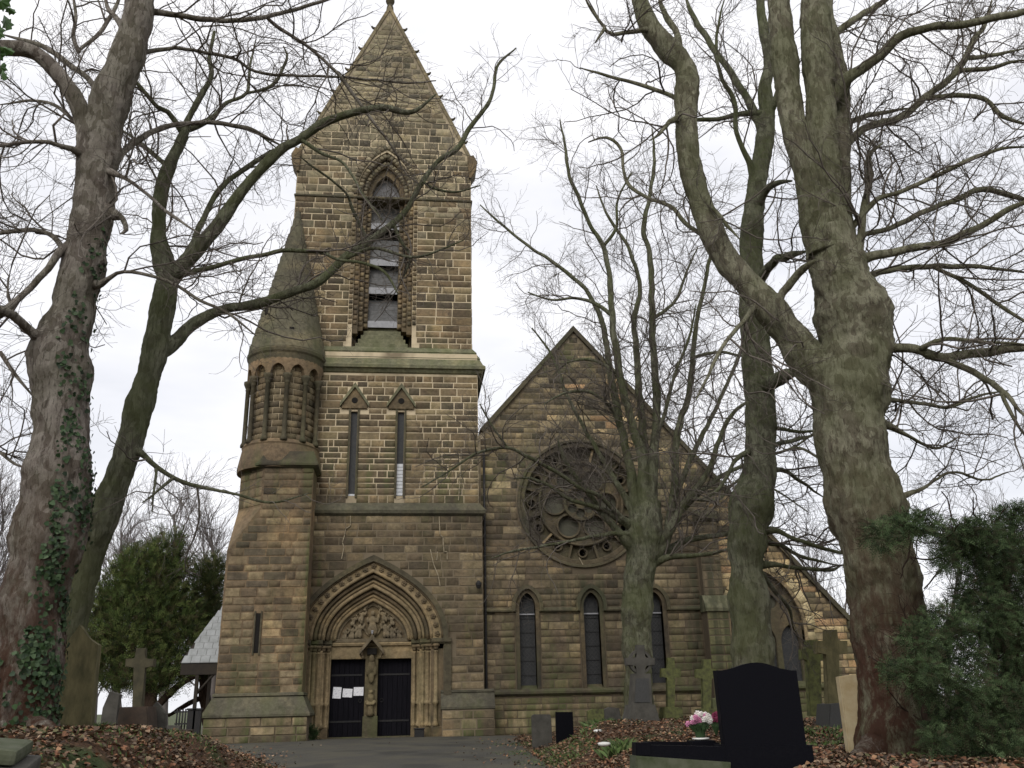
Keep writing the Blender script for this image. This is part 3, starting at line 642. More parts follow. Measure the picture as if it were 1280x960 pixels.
# --- tower gable coping, kneelers, crockets, finial
for s in (-1, 1):
    p = [(CX+s*(X3+0.01), 18.8), (CX+s*(X3+0.20), 19.15), (CX+s*(X3+0.24), 19.5), (CX+s*(X3+0.10), 19.78), (CX+s*(X3-0.12), 19.7), (CX+s*(X3-0.06), 18.8)]
    slab('kneeler', p if s > 0 else p[::-1], 0.24, 0.9, M['portal_dark'], CH, 0.02)
    a = np.array([CX+s*(X3+0.1), 19.5]); b = np.array([CX, 26.35]); d = (b-a)/np.linalg.norm(b-a); nrm = np.array([s*abs(d[1]), abs(d[0])])
    q = [a-nrm*0.09, a+nrm*0.035, b+np.array([0, 0.08]), b-np.array([0, 0.2])]
    slab('gable_coping', [tuple(x) for x in q][:: (1 if s > 0 else -1)], 0.31, 0.85, M['cap_stone'], CH)
    for k in range(6):
        c = a+(b-a)*(0.13+0.145*k)+nrm*0.08
        blob('crocket', [(c[0], 0.5, c[1], 0.07, 0.08, 0.07), (c[0]+s*0.08, 0.5, c[1]+0.03, 0.06, 0.06, 0.05), (c[0]+s*0.13, 0.5, c[1]+0.09, 0.045, 0.05, 0.04)], M['moulding'], CH, 0.03)
    # roof planes behind
    bm = bmesh.new(); pts = [(CX+s*(X3+0.1), 19.45), (CX, 26.3), (CX, 26.2), (CX+s*(X3+0.1), 19.35)]; bm_slab(bm, pts if s > 0 else pts[::-1], 0.87, 6.45); from_bm('tower_roof', bm, M['slate_dark'], CH)
lathe('finial', CX, 0.55, [(0.15, 26.25), (0.13, 26.5), (0.10, 26.6), (0.17, 26.75), (0.17, 26.85), (0.09, 26.95), (0.08, 27.6), (0.22, 27.7), (0.1, 27.85), (0.02, 28.1)], M['moulding'], CH, 12)
# --- slit windows with little gables
for (x, w), pale in zip(slits, (False, True)):
    wd = group_part('slit_window')
    box('glazing', x-w, x+w, 0.2, 0.22, 7.08, 9.85, M['glass_dark'], wd)
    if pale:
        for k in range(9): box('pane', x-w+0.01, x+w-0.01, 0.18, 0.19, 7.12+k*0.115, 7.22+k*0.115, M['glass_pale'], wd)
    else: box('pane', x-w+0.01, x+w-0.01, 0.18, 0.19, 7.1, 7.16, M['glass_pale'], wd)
    for s in (-1, 1): box('jamb', x+s*(w+0.035)-0.03, x+s*(w+0.035)+0.03, 0.05, 0.2, 7.02, 9.95, M['moulding'], wd, 0.006)
    slab('gablet', [(x-0.40, 9.93), (x+0.40, 9.93), (x+0.40, 10.05), (x, 10.68), (x-0.40, 10.05)], 0.03, 0.2, M['portal_dark'], wd, 0.01)
    slab('gablet_shade_disc', circle(x, 10.2, 0.1, 12), 0.02, 0.06, M['dark_void'], wd)  # dark disc on the flat face paints the shade of a hollow
    for s in (-1, 1):
        q = [(x+s*0.46, 9.98), (x+s*0.46, 10.1), (x, 10.8), (x, 10.64)]; slab('gablet_coping', q if s > 0 else q[::-1], -0.04, 0.15, M['mossy_ledge'], wd)
# --- portal
KEEL = True
PO = group_part('portal'); PX = -0.03; ZS = 2.75
ring_arch('hood_mould', 2.12, 5.05, 2.27, 5.22, ZS, ZS-0.02, -0.13, 0.06, M['moulding'], PO, PX, 16, 0.03)
ring_arch('flower_band', 1.76, 4.74, 2.12, 5.05, ZS, ZS-0.01, -0.02, 0.3, M['portal'], PO, PX, 16)
ring_arch('arch_order', 1.42, 4.32, 1.76, 4.74, ZS, ZS-0.01, 0.2, 0.5, M['portal_dark'], PO, PX, 16)
ring_arch('arch_order', 1.10, 3.94, 1.42, 4.32, ZS, ZS-0.01, 0.4, 0.7, M['portal'], PO, PX, 16)
def roll(w, za, y, r, mat, name='arch_roll'):
    P = [(x, y, z) for x, z in arch(PX, w, ZS, za, 16)]; tube_obj(name, P, r, mat, PO, 8)
roll(2.10, 5.03, -0.03, 0.04, M['portal_dark']); roll(1.77, 4.75, 0.0, 0.055, M['portal']); roll(1.66, 4.61, 0.12, 0.06, M['portal_dark']); roll(1.54, 4.47, 0.19, 0.045, M['portal'])
roll(1.43, 4.33, 0.21, 0.06, M['portal']); roll(1.31, 4.19, 0.34, 0.06, M['portal_dark']); roll(1.20, 4.06, 0.39, 0.04, M['portal']); roll(1.10, 3.94, 0.42, 0.05, M['portal'])
# flowers round the band
P = np.array(arch(PX, 1.94, ZS, 4.895, 40)); d = np.r_[0, np.cumsum(np.hypot(*np.diff(P, axis=0).T))]
bmf = bmesh.new()
for k in range(5):
    a = 2*PI*k/5+0.3; r = bmesh.ops.create_icosphere(bmf, subdivisions=1, radius=0.042)
    for v in r['verts']: v.co = Vector((v.co.x+0.05*math.cos(a), v.co.y*0.7, v.co.z+0.05*math.sin(a)))
r = bmesh.ops.create_icosphere(bmf, subdivisions=1, radius=0.03)
for v in r['verts']: v.co.y -= 0.03
fl = from_bm('carved_flower', bmf, M['portal_dark'], PO); fme = fl.data
NFL = 23
for k in range(NFL):
    s = (k+0.5)/NFL*d[-1]; o = fl if k == 0 else fl.copy()
    if k: COL.objects.link(o)
    o.location = (np.interp(s, d, P[:, 0]), -0.045, np.interp(s, d, P[:, 1])); o.rotation_euler = (0, k*0.7, 0)
slab('tympanum', archdoor(PX, 1.12, ZS-0.05, ZS, 3.96), 0.55, 0.8, M['portal_dark'], PO)
ring_arch('tympanum_border', 0.98, 3.78, 1.08, 3.92, ZS+0.0, ZS, 0.5, 0.56, M['carving'], PO, PX, 12)
# mandorla and figures (one carved body each)
mand = [(PX+x*0.30, 0, 3.3+z*1.05) for x, z in [(0, -0.43), (-0.55, -0.33), (-0.9, -0.15), (-1, 0), (-0.92, 0.2), (-0.6, 0.38), (0, 0.52), (0.6, 0.38), (0.92, 0.2), (1, 0), (0.9, -0.15), (0.55, -0.33), (0, -0.43)]]
tube_obj('mandorla', [(x, 0.52, z) for x, _, z in mand], 0.03, M['carving'], PO, 8)
def figure(name, x, z, s=1.0, lean=0.0, kneel=False, arms=1):
    f = 1 if lean >= 0 else -1; y = 0.50
    B = [(x+lean*0.9*s, y-.03, z+0.42*s, 0.048*s, 0.05, 0.058*s), (x+lean*0.6*s, y, z+0.35*s, 0.03*s, 0.04, 0.05*s), (x+lean*0.4*s, y, z+0.26*s, 0.085*s, 0.06, 0.11*s), (x+lean*.2*s, y, z+0.14*s, 0.09*s, 0.065, 0.10*s),
         (x-0.05*s, y-.03, z+0.05*s, 0.06*s, 0.06, 0.11*s), (x+0.06*s, y-.03, z+0.05*s, 0.06*s, 0.06, 0.11*s)]
    if kneel: B += [(x-f*0.10*s, y, z-0.0*s, 0.11*s, 0.05, 0.05*s), (x+f*.06*s, y-.03, z+.08*s, .06*s, .06, .10*s)]
    if arms: B += [(x+lean*.4*s+0.11*s, y-.03, z+0.27*s, 0.035*s, 0.04, 0.07*s), (x+lean*.4*s-0.11*s, y-.03, z+0.27*s, 0.035*s, 0.04, 0.07*s), (x+lean*.5*s+0.13*s*f, y-.04, z+0.34*s, 0.03*s, 0.03, 0.06*s)]
    blob(name, B, M['carving'], PO, 0.016)
figure('seated_figure', PX, 2.98, 1.35)
for x, z, s, ln, kn in [(-0.42, 2.86, 1.0, 0.1, False), (-0.62, 2.82, 0.85, 0.12, True), (-0.83, 2.80, 0.7, 0.15, True), (-0.36, 3.32, 0.75, 0.2, False), (-0.60, 3.2, .65, .2, False), (0.42, 2.86, 1.0, -0.1, False), (0.62, 2.82, 0.85, -0.12, True), (0.82, 2.80, 0.7, -0.15, True), (0.36, 3.32, 0.75, -0.2, False), (.60, 3.2, .65, -.2, False), (-.25, 3.62, .4, .2, False), (.25, 3.62, .4, -.2, False)]:
    figure('carved_figure', PX+x, z, s, ln, kn)
box('tympanum_ledge', PX-1.12, PX+1.12, 0.42, 0.6, 2.70, 2.80, M['carving'], PO, 0.015)
box('lintel', PX-1.32, PX+1.32, 0.48, 0.86, 2.22, 2.60, M['portal'], PO, 0.02)
xprof('lintel_moulding', PX-1.3, PX+1.3, [(0.5, 2.56), (0.42, 2.60), (0.40, 2.66), (0.44, 2.70), (0.5, 2.71)], M['portal'], PO)
for s in (-1, 1):
    # jamb mass, stepped back in three
    for a, b, y, mt in ((1.19, 1.42, 0.42, 'portal'), (1.42, 1.76, 0.2, 'portal'), (1.76, 2.12, 0.0, 'portal_dark')):
        x0, x1 = sorted((PX+s*a, PX+s*b)); box('jamb', x0, x1, y+0.002, 0.88, 0.0, 2.46, M[mt], PO, 0.01)
    for xx, yy, rr in ((1.27, 0.40, 0.05), (1.42, 0.32, 0.065), (1.53, 0.21, 0.045), (1.66, 0.15, 0.065), (1.77, 0.08, 0.05), (1.90, -0.02, 0.06)):
        lathe('jamb_shaft', PX+s*xx, yy, [(rr*1.5, 0.30), (rr*1.6, 0.36), (rr*1.2, 0.42), (rr, 0.46), (rr, 0.9), (rr*1.5, 0.93), (rr*1.5, 0.99), (rr, 1.03), (rr, 2.36), (rr*1.25, 2.38), (rr*1.0, 2.41)], M['portal'], PO, 12, True)
        blob('capital', [(PX+s*xx, yy, 2.48, rr*1.3, rr*1.3, 0.07)]+[(PX+s*xx+rr*1.3*math.cos(q), yy+rr*1.3*math.sin(q), 2.56, rr*0.75, rr*0.75, 0.05) for q in (-2.7, -2.1, -1.57, -1.0, -.4)], M['portal_dark'], PO, 0.02)
    x0, x1 = sorted((PX+s*1.17, PX+s*2.34))
    bm = bmesh.new(); 
    for a, b, y in ((1.17, 1.42, 0.33), (1.42, 1.76, 0.10), (1.76, 2.36, -0.14)):
        q0, q1 = sorted((PX+s*a, PX+s*b)); bm_box(bm, q0, q1+0.001, y, 0.6, 2.64, 2.76, 0.02); bm_box(bm, q0, q1, y+0.05, 0.6, 2.60, 2.64, 0.0)
    from_bm('abacus', bm, M['moulding'], PO)
    bm = bmesh.new()
    for a, b, y in ((1.19, 1.46, 0.28), (1.46, 1.78, 0.07), (1.78, 2.14, -0.10)):
        q0, q1 = sorted((PX+s*a, PX+s*b)); bm_box(bm, q0, q1, y, 0.6, -0.1, 0.30, 0.02)
    from_bm('jamb_base', bm, M['portal_dark'], PO)
    x0, x1 = sorted((PX+s*2.13, PX+s*2.36)); box('pilaster', x0, x1, -0.07, 0.05, 0.0, 2.62, M['moulding'], PO, 0.01)
# trumeau
TXC = -0.02
box('trumeau', TXC-0.19, TXC+0.19, 0.46, 0.9, 0.0, 2.24, M['portal_dark'], PO, 0.03)
box('trumeau_base', TXC-0.22, TXC+0.22, 0.40, 0.62, 0.0, 0.62, M['moulding'], PO, 0.03)
lathe('trumeau_shaft', TXC, 0.42, [(0.10, 0.62), (0.12, 0.7), (0.085, 0.8), (0.085, 1.35)], M['portal_dark'], PO, 12, True)
blob('corbel_carving', [(TXC, 0.38, 1.12, 0.10, 0.08, 0.14), (TXC-0.09, 0.40, 1.0, 0.08, 0.06, 0.06), (TXC+0.09, 0.40, 1.0, 0.08, 0.06, 0.06), (TXC, 0.36, 1.28, 0.07, 0.07, 0.07), (TXC, 0.36, 0.95, 0.13, 0.07, 0.05)], M['portal'], PO, 0.018)
blob('niche_carving', [(TXC, 0.38, 2.0, 0.12, 0.08, 0.2), (TXC-0.1, 0.38, 1.88, 0.07, 0.06, 0.14), (TXC+0.1, 0.38, 1.88, 0.07, 0.06, 0.14), (TXC, 0.36, 2.22, 0.09, 0.08, 0.12), (TXC, 0.38, 1.68, 0.09, 0.06, 0.16)], M['portal_dark'], PO, 0.018)
for s in (-1, 1):
    q = [(TXC+s*0.36, 2.33), (TXC+s*0.36, 2.45), (TXC, 2.92), (TXC, 2.76)]; slab('canopy_gable', q if s > 0 else q[::-1], 0.16, 0.5, M['carving'], PO, 0.01)
    blob('canopy_corbel', [(TXC+s*0.30, 0.28, 2.36, 0.05, 0.07, 0.07), (TXC+s*0.26, 0.30, 2.26, 0.04, 0.05, 0.06)], M['portal_dark'], PO, 0.02)
blob('canopy_finial', [(TXC, 0.2, 2.95, 0.03, 0.03, 0.05), (TXC, 0.2, 3.0, 0.05, 0.04, 0.025)], M['petal_white'] if False else M['lead'], PO, 0.012)
box('canopy_shade_box', TXC-0.14, TXC+0.14, 0.34, 0.5, 2.34, 2.52, M['dark_void'], PO)  # dark box painted as the shade in the canopy hollow
# doors of vertical boards
dme = None
for x0, x1 in ((-1.27, -0.215), (0.175, 1.19)):
    D = group_part('door'); nb = 7; w = (x1-x0)/nb
    for k in range(nb):
        if dme is None:
            bm = bmesh.new(); bm_box(bm, -0.07, 0.07, -0.03, 0.03, 0, 2.16, 0.008); o = from_bm('plank', bm, M['door'], D); dme = o.data
        else: o = link('plank', dme, None, D)
        o.location = (x0+w*(k+0.5), 0.70, 0.06); o.scale = (w/0.146, 1, 1)
    for z in (0.45, 1.75): box('strap_hinge', x0+0.03, x1-0.08, 0.655, 0.672, z, z+0.05, M['iron'], D)
    xh = x1-0.12 if x0 < -1 else x0+0.12
    bm = bmesh.new(); bm_tube(bm, [(xh+0.05*math.cos(t), 0.65, 1.05+0.05*math.sin(t)) for t in np.linspace(0, 2*PI, 13)], 0.01, 6); from_bm('ring_handle', bm, M['iron'], D)
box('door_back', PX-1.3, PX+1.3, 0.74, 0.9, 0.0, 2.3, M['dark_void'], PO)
box('threshold', PX-1.25, PX+1.25, 0.3, 0.75, -0.05, 0.055, M['moulding'], PO, 0.01)
# --- repaired cracks in pale mortar
def crack(pts, Y, r=0.012):
    bm = bmesh.new()
    for (a, b) in zip(pts, pts[1:]):
        p = at(a[0], a[1], Y); q = at(b[0], b[1], Y); dx, dz = q[0]-p[0], q[2]-p[2]; l = math.hypot(dx, dz)+1e-6; nx_, nz_ = -dz/l*r, dx/l*r
        e = (dx/l*r*.7, dz/l*r*.7)
        bm_slab(bm, [(p[0]-nx_-e[0], p[2]-nz_-e[1]), (q[0]-nx_+e[0], q[2]-nz_+e[1]), (q[0]+nx_+e[0], q[2]+nz_+e[1]), (p[0]+nx_-e[0], p[2]+nz_-e[1])], Y, Y+0.03)
    from_bm('repair_mortar', bm, M['light_mortar'], CH)
crack([(438, 645), (438, 657), (432, 661), (431, 668), (428, 678), (430, 684), (427, 698)], -0.05)
crack([(549, 646), (550, 668), (554, 672), (555, 690), (559, 689), (559, 699)], -0.05); crack([(538, 687), (542, 705), (548, 720), (550, 732)], -0.05)
crack([(547, 690), (546, 700)], -0.05)
crack([(577, 560), (575, 600), (573, 625)], 0.05, 0.012)
crack([(645, 600), (648, 580), (655, 566)], NY-0.06); crack([(743, 543), (745, 549), (752, 552)], NY-0.06); crack([(724, 697), (730, 708)], NY-0.06)
KEEL = False
# --- nave: strings, lancets, rose, coping
xprof('sill_string', CX+X1+0.05, 15.2, [(NY+0.05, 1.30), (NY-0.04, 1.26), (NY-0.11, 1.2), (NY-0.11, 1.14), (NY-0.04, 1.08), (NY+0.05, 1.08)], M['moulding'])
xs_ = [CX+X1+0.02]+[v for c, *_ in lancets for v in (c-0.42, c+0.42)]+[10.2]
for i in range(0, len(xs_), 2): xprof('string_course', xs_[i], xs_[i+1], [(NY+0.05, 3.68), (NY-0.04, 3.66), (NY-0.10, 3.58), (NY-0.09, 3.54), (NY+0.05, 3.52)], M['moulding'])
for c, w, z0, zs, za in lancets:
    wd = group_part('lancet_window')
    slab('glass', archdoor(c, w, z0, zs, za), NY+0.22, NY+0.24, M['glass_dark'], wd)
    ring_arch('surround', w-0.0, za, w+0.12, za+0.13, zs, z0, NY-0.035, NY+0.22, M['tracery'], wd, c, 10, 0.012)
    o = arch(c, w+0.24, zs, za+0.26, 10); i_ = arch(c, w+0.12, zs, za+0.13, 10)
    slab('hood_mould', [(c-w-0.24, zs-0.16)]+o+[(c+w+0.24, zs-0.16), (c+w+0.12, zs-0.16)]+i_[::-1]+[(c-w-0.12, zs-0.16)], NY-0.12, NY+0.05, M['moulding'], wd, 0.02)
    box('saddle_bar', c-w, c+w, NY+0.16, NY+0.18, zs-0.24, zs-0.20, M['lead'], wd)
    bm = bmesh.new()
    for q in range(-3, 24):
        for sg in (-1, 1):
            x0_, z0_ = c-sg*w, z0+q*0.13; x1_, z1_ = c+sg*w, z0_+2*w*1.1
            if z0_ < z0+0.1 or z1_ > zs: continue
            d_ = 0.006; bm_slab(bm, [(x0_, z0_-d_), (x1_, z1_-d_), (x1_, z1_+d_), (x0_, z0_+d_)] if sg > 0 else [(x1_, z1_-d_), (x0_, z0_-d_), (x0_, z0_+d_), (x1_, z1_+d_)], NY+0.212+0.002*sg, NY+0.219+0.002*sg)
    from_bm('leading', bm, M['granite_grey'], wd)
    for k in range(5): box('saddle_bar', c-w, c+w, NY+0.2, NY+0.215, z0+0.4+k*0.42, z0+0.415+k*0.42, M['iron'], wd)
    xprof('sill', c-w, c+w, [(NY+0.21, z0+0.12), (NY+0.21, z0), (NY-0.02, z0)], M['moulding'], wd)
rw = group_part('rose_window'); cx, cz = RC
def ringz(name, r0, r1, y0, y1, mat, cx_=cx, cz_=cz, n=48, bev=0.0): return holed(name, circle(cx_, cz_, r1, n), [circle(cx_, cz_, r0, n)], y0, y1, mat, rw, bev)
ringz('hood_ring', 2.01, 2.11, NY-0.07, NY+0.1, M['moulding'], bev=0.02)
ringz('outer_ring', 1.86, 2.01, NY-0.015, NY+0.5, M['tracery'], bev=0.015)
hl = [circle(cx+0.86*math.cos(PI/3*k), cz+0.86*math.sin(PI/3*k), 0.345, 28) for k in range(6)]+[circle(cx+0.31*math.cos(PI/3*k+PI/6), cz+0.31*math.sin(PI/3*k+PI/6), 0.145, 16) for k in range(6)]
holed('inner_tracery', circle(cx, cz, 1.38, 48), hl, NY+0.2, NY+0.4, M['tracery'], rw, 0.015)
holed('outer_tracery', circle(cx, cz, 1.88, 60), [circle(cx, cz, 1.36, 48)]+[circle(cx+1.61*math.cos(PI/6*k), cz+1.6*math.sin(PI/6*k), 0.10, 12) for k in range(12)], NY+0.27, NY+0.4, M['moulding'], rw)  # darker stone paints the shade of the sunken outer cells
ringz('tracery_ring', 1.33, 1.41, NY+0.06, NY+0.3, M['tracery'], bev=0.03)
ringz('hub_ring', 0.49, 0.585, NY+0.06, NY+0.3, M['tracery'], n=32, bev=0.02)
for k in range(6):
    a = PI/3*k; ringz('petal_ring', 0.335, 0.40, NY+0.12, NY+0.3, M['tracery'], cx+0.86*math.cos(a), cz+0.86*math.sin(a), 28, 0.015)
    slab('glass', circle(cx+0.86*math.cos(a), cz+0.86*math.sin(a), 0.36, 28), NY+0.33, NY+0.34, M['glass_rose'], rw)
    a = PI/3*k+PI/6; slab('glass', circle(cx+0.31*math.cos(a), cz+0.31*math.sin(a), 0.15, 16), NY+0.33, NY+0.34, M['glass_rose'], rw)
for k in range(12):
    a = PI/6*k; ringz('roundel_ring', 0.115, 0.165, NY+0.18, NY+0.3, M['tracery'], cx+1.61*math.cos(a), cz+1.6*math.sin(a), 16, 0.01)
    a += PI/12; u_ = np.array([math.cos(a), math.sin(a)]); v_ = np.array([-u_[1], u_[0]])*0.035; c = np.array([cx, cz])
    slab('spoke', [tuple(c+u_*1.40-v_), tuple(c+u_*1.87-v_), tuple(c+u_*1.87+v_), tuple(c+u_*1.40+v_)], NY+0.10, NY+0.3, M['portal'] if k % 5 == 2 else M['tracery'], rw)
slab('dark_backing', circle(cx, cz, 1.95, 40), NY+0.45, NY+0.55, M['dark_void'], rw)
for s in (-1, 1):
    xe = 15.42 if s > 0 else CX+X1; a = np.array([xe, NAPZ-NSL*abs(xe-NAPX)]); b = np.array([NAPX, NAPZ])
    d = (b-a)/np.linalg.norm(b-a); nrm = np.array([s*abs(d[1]), abs(d[0])])
    q = [a-nrm*0.12, a+nrm*0.02, b+np.array([0, 0.04]), b-np.array([0, 0.17])]
    slab('gable_coping', [tuple(x) for x in q][:: (1 if s > 0 else -1)], NY-0.12, NY+0.62, M['moulding'], CH)
    q2 = [a-nrm*0.30, a-nrm*0.14, b-np.array([0, 0.16]), b-np.array([0, 0.36])]
    bm = bmesh.new(); bm_slab(bm, [tuple(x) for x in q2][:: (1 if s > 0 else -1)], NY+0.62, 26); from_bm('nave_roof', bm, M['slate_dark'], CH)
box('kneeler', 15.0, 15.42, NY-0.15, NY+0.6, 2.85, 3.12, M['moulding'], CH, 0.03)
box('nave_side_wall', 14.6, 15.16, NY+0.96, 25.9, -0.3, 2.95, M['mortar'], CH)
# aisle window
aw = group_part('aisle_window'); c, w, z0, zs, za = AW
lights = [(c-0.78, 0.3), (c, 0.3), (c+0.78, 0.3)]
holed('plate_tracery', archdoor(c, w, z0, zs, za), [archdoor(x, ww, 1.35, 2.55, 3.05, 6) for x, ww in lights]+[circle(c+0.28, 3.78, 0.2, 20), circle(c-0.28, 3.78, 0.2, 20), circle(c, 4.22, 0.17, 20), circle(c+.05, 3.42, .14, 16)], NY+0.12, NY+0.3, M['tracery'], aw, 0.02)
for x, ww in lights: slab('glass', archdoor(x, ww, 1.3, 2.55, 3.1, 6), NY+0.27, NY+0.28, M['glass_dark'], aw)
slab('glass', circle(c, 3.8, 0.7, 24), NY+0.27, NY+0.28, M['glass_rose'], aw)
ring_arch('surround', w, za, w+0.10, za+0.1, zs, z0, NY-0.05, NY+0.3, M['portal'], aw, c, 12, 0.02)
voussoirs(c, w+0.26, zs, za+0.24, 13, NY, 0.27, 'tan')
z = z0
while z < zs-0.1:
    for s in (-1, 1): ST.append((c+s*(w+0.22), NY, z+0.14, 0.26, 0.26, 0.04, ex, nf, (0, 0, 1), pick('tan'), True))
    z += 0.28
xprof('sill', c-w, c+w, [(NY+0.12, 1.35), (NY-0.10, 1.2), (NY+0.12, 1.12)], M['moulding'], aw)
# buttress between nave and aisle
box('buttress', 10.27, 10.96, 0.02, NY+0.05, -0.3, 3.5, M['mortar'], CH); box('buttress', 10.30, 10.93, 0.22, NY+0.05, 3.5, 6.35, M['mortar'], CH)
course(np.array([0, 0.02, 0]), ex, nf, rect(10.27, 10.96, 0.0, 3.45), [], 0.0, 3.45, pal='moss'); course(np.array([0, 0.22, 0]), ex, nf, rect(10.30, 10.93, 3.95, 6.3), [], 3.95, 6.3, pal='nave')
xprof('buttress_weathering', 10.22, 11.01, [(NY+0.02, 4.0), (0.18, 3.95), (-0.05, 3.55), (-0.05, 3.45), (NY+0.02, 3.45)], M['mossy_ledge'])
xprof('buttress_cap', 10.22, 11.03, [(NY+0.02, 6.75), (0.3, 6.62), (0.1, 6.52), (0.1, 6.38), (0.2, 6.30), (NY+0.02, 6.30)], M['moulding'])
box('buttress_base', 10.15, 11.08, -0.12, NY, -0.3, 0.9, M['mossy_ledge'], CH, 0.03)
# aisle lower wing stepping back on the right
# --- build the stones: the 300 that show largest as blocks of their own, the rest as one mesh
rr_ = np.random.default_rng(5)
def unit(seed):
    g_ = np.random.default_rng(seed); c = 0.022; V = []
    for x, z in ((-.5, -.5), (.5, -.5), (.5, .5), (-.5, .5)): V.append((x, 0.9, z))
    j = lambda s: g_.uniform(-s, s)
    for x, z in ((-.5, -.5), (.5, -.5), (.5, .5), (-.5, .5)): V.append((x*(1+j(.015)), -0.35, z*(1+j(.03))))
    for x, z in ((-.5, -.5), (.5, -.5), (.5, .5), (-.5, .5)): V.append((x*(1-c*1.4)+j(.012), -1+j(.2), z*(1-c*3)+j(.02)))
    V.append((j(.2), -1.3+j(.4), j(.2)))
    return np.array(V)
UNITS = [unit(k) for k in range(8)]
UQ = np.array([(i+o, (i+1) % 4+o, (i+1) % 4+o+4, i+o+4) for o in (0, 4) for i in range(4)]); UT = np.array([(8+i, 8+(i+1) % 4, 12) for i in range(4)])
area = []
for s in ST:
    P = np.array([s[0], s[1], s[2]]); dd = depth(P); area.append(s[3]*s[4]*(FPX/dd)**2 if s[10] else 0)
order = np.argsort(area)[::-1]; big = set(order[:300].tolist())
umesh = []
for k, u_ in enumerate(UNITS):
    me = bpy.data.meshes.new('stone'); me.from_pydata(u_.tolist(), [], [tuple(q) for q in UQ]+[tuple(q) for q in UT]); me.materials.append(M['stone_obj']); umesh.append(me)
VV, QQ, TT, CC = [], [], [], []; base = 0
owners = lambda s: stair if (s[1] < -1.0 and s[0] < -1.6) else (front1 if s[0] < CX+X1+0.3 and s[2] < 6.5 and s[1] < 0.3 else (front2 if s[0] < CX+X1 and s[2] < 11.3 and s[1] < NY else (front3 if s[0] < CX+X1 and s[1] < NY else nave_wall)))
for i, s in enumerate(ST):
    x, y, z, w, h, pr, ux_, nn_, up_, tint, fr = s; k = i % 8
    Mx = np.array([np.array(ux_)*w, -np.array(nn_)*pr, np.array(up_)*h])
    if i in big:
        o = bpy.data.objects.new('stone', umesh[k]); COL.objects.link(o); o.parent = owners(s)
        o.matrix_basis = Matrix(((Mx[0][0], Mx[1][0], Mx[2][0], x), (Mx[0][1], Mx[1][1], Mx[2][1], y), (Mx[0][2], Mx[1][2], Mx[2][2], z), (0, 0, 0, 1))); o.color = (*tint, 1)
    else:
        v = UNITS[k] @ Mx+np.array([x, y, z]); VV.append(v); QQ.append(UQ+base); TT.append(UT+base); CC.append(np.tile(tint, (13, 1))); base += 13
fast('stonework', np.concatenate(VV), [np.concatenate(QQ), np.concatenate(TT)], M['stone_attr'], CH, 'stuff', tint=np.concatenate(CC))
print('stones', len(ST))
# down pipe and lamp
tube_obj('downpipe', [(CX+X1+0.10, NY-0.14, z) for z in (0.1, 2, 4, 6, 8.6)], 0.04, M['iron'], CH, 8)
p = at(598, 731, -0.1); wl = empty('wall_lamp', (p[0], -0.05, p[2]), 'small black wall lamp on the tower corner right of the portal', 'lamp')
box('bracket', p[0]-0.02, p[0]+0.02, -0.14, -0.03, p[2]-0.02, p[2]+0.02, M['iron'], wl); lathe('lamp_head', p[0], -0.18, [(0.03, p[2]+0.12), (0.09, p[2]+0.04), (0.09, p[2]-0.02), (0.05, p[2]-0.12)], M['iron'], wl, 12)
# notices
for (u0, v0, u1, v1), lb in zip(((416.4, 859, 426.2, 873), (428.6, 861, 440.2, 871.5), (442.2, 859, 454.2, 869.5)), ('upright white paper notice, leftmost of three on the black door', 'sideways white paper notice between the other two on the black door', 'sideways white notice with grey print beside the door pillar')):
    a = at(u0, v0, 0.66); b = at(u1, v1, 0.66); w = b[0]-a[0]; h = a[2]-b[2]
    bm = bmesh.new(); bm_box(bm, -w/2, w/2, -0.002, 0.002, -h/2, h/2); o = from_bm('paper_notice', bm, M['paper'], None)
    o.location = ((a[0]+b[0])/2, 0.655, (a[2]+b[2])/2); o.rotation_euler = (0, 0.04*(u0 % 3-1), 0); prop(o, lb, 'notice', 'paper notices on the left door')
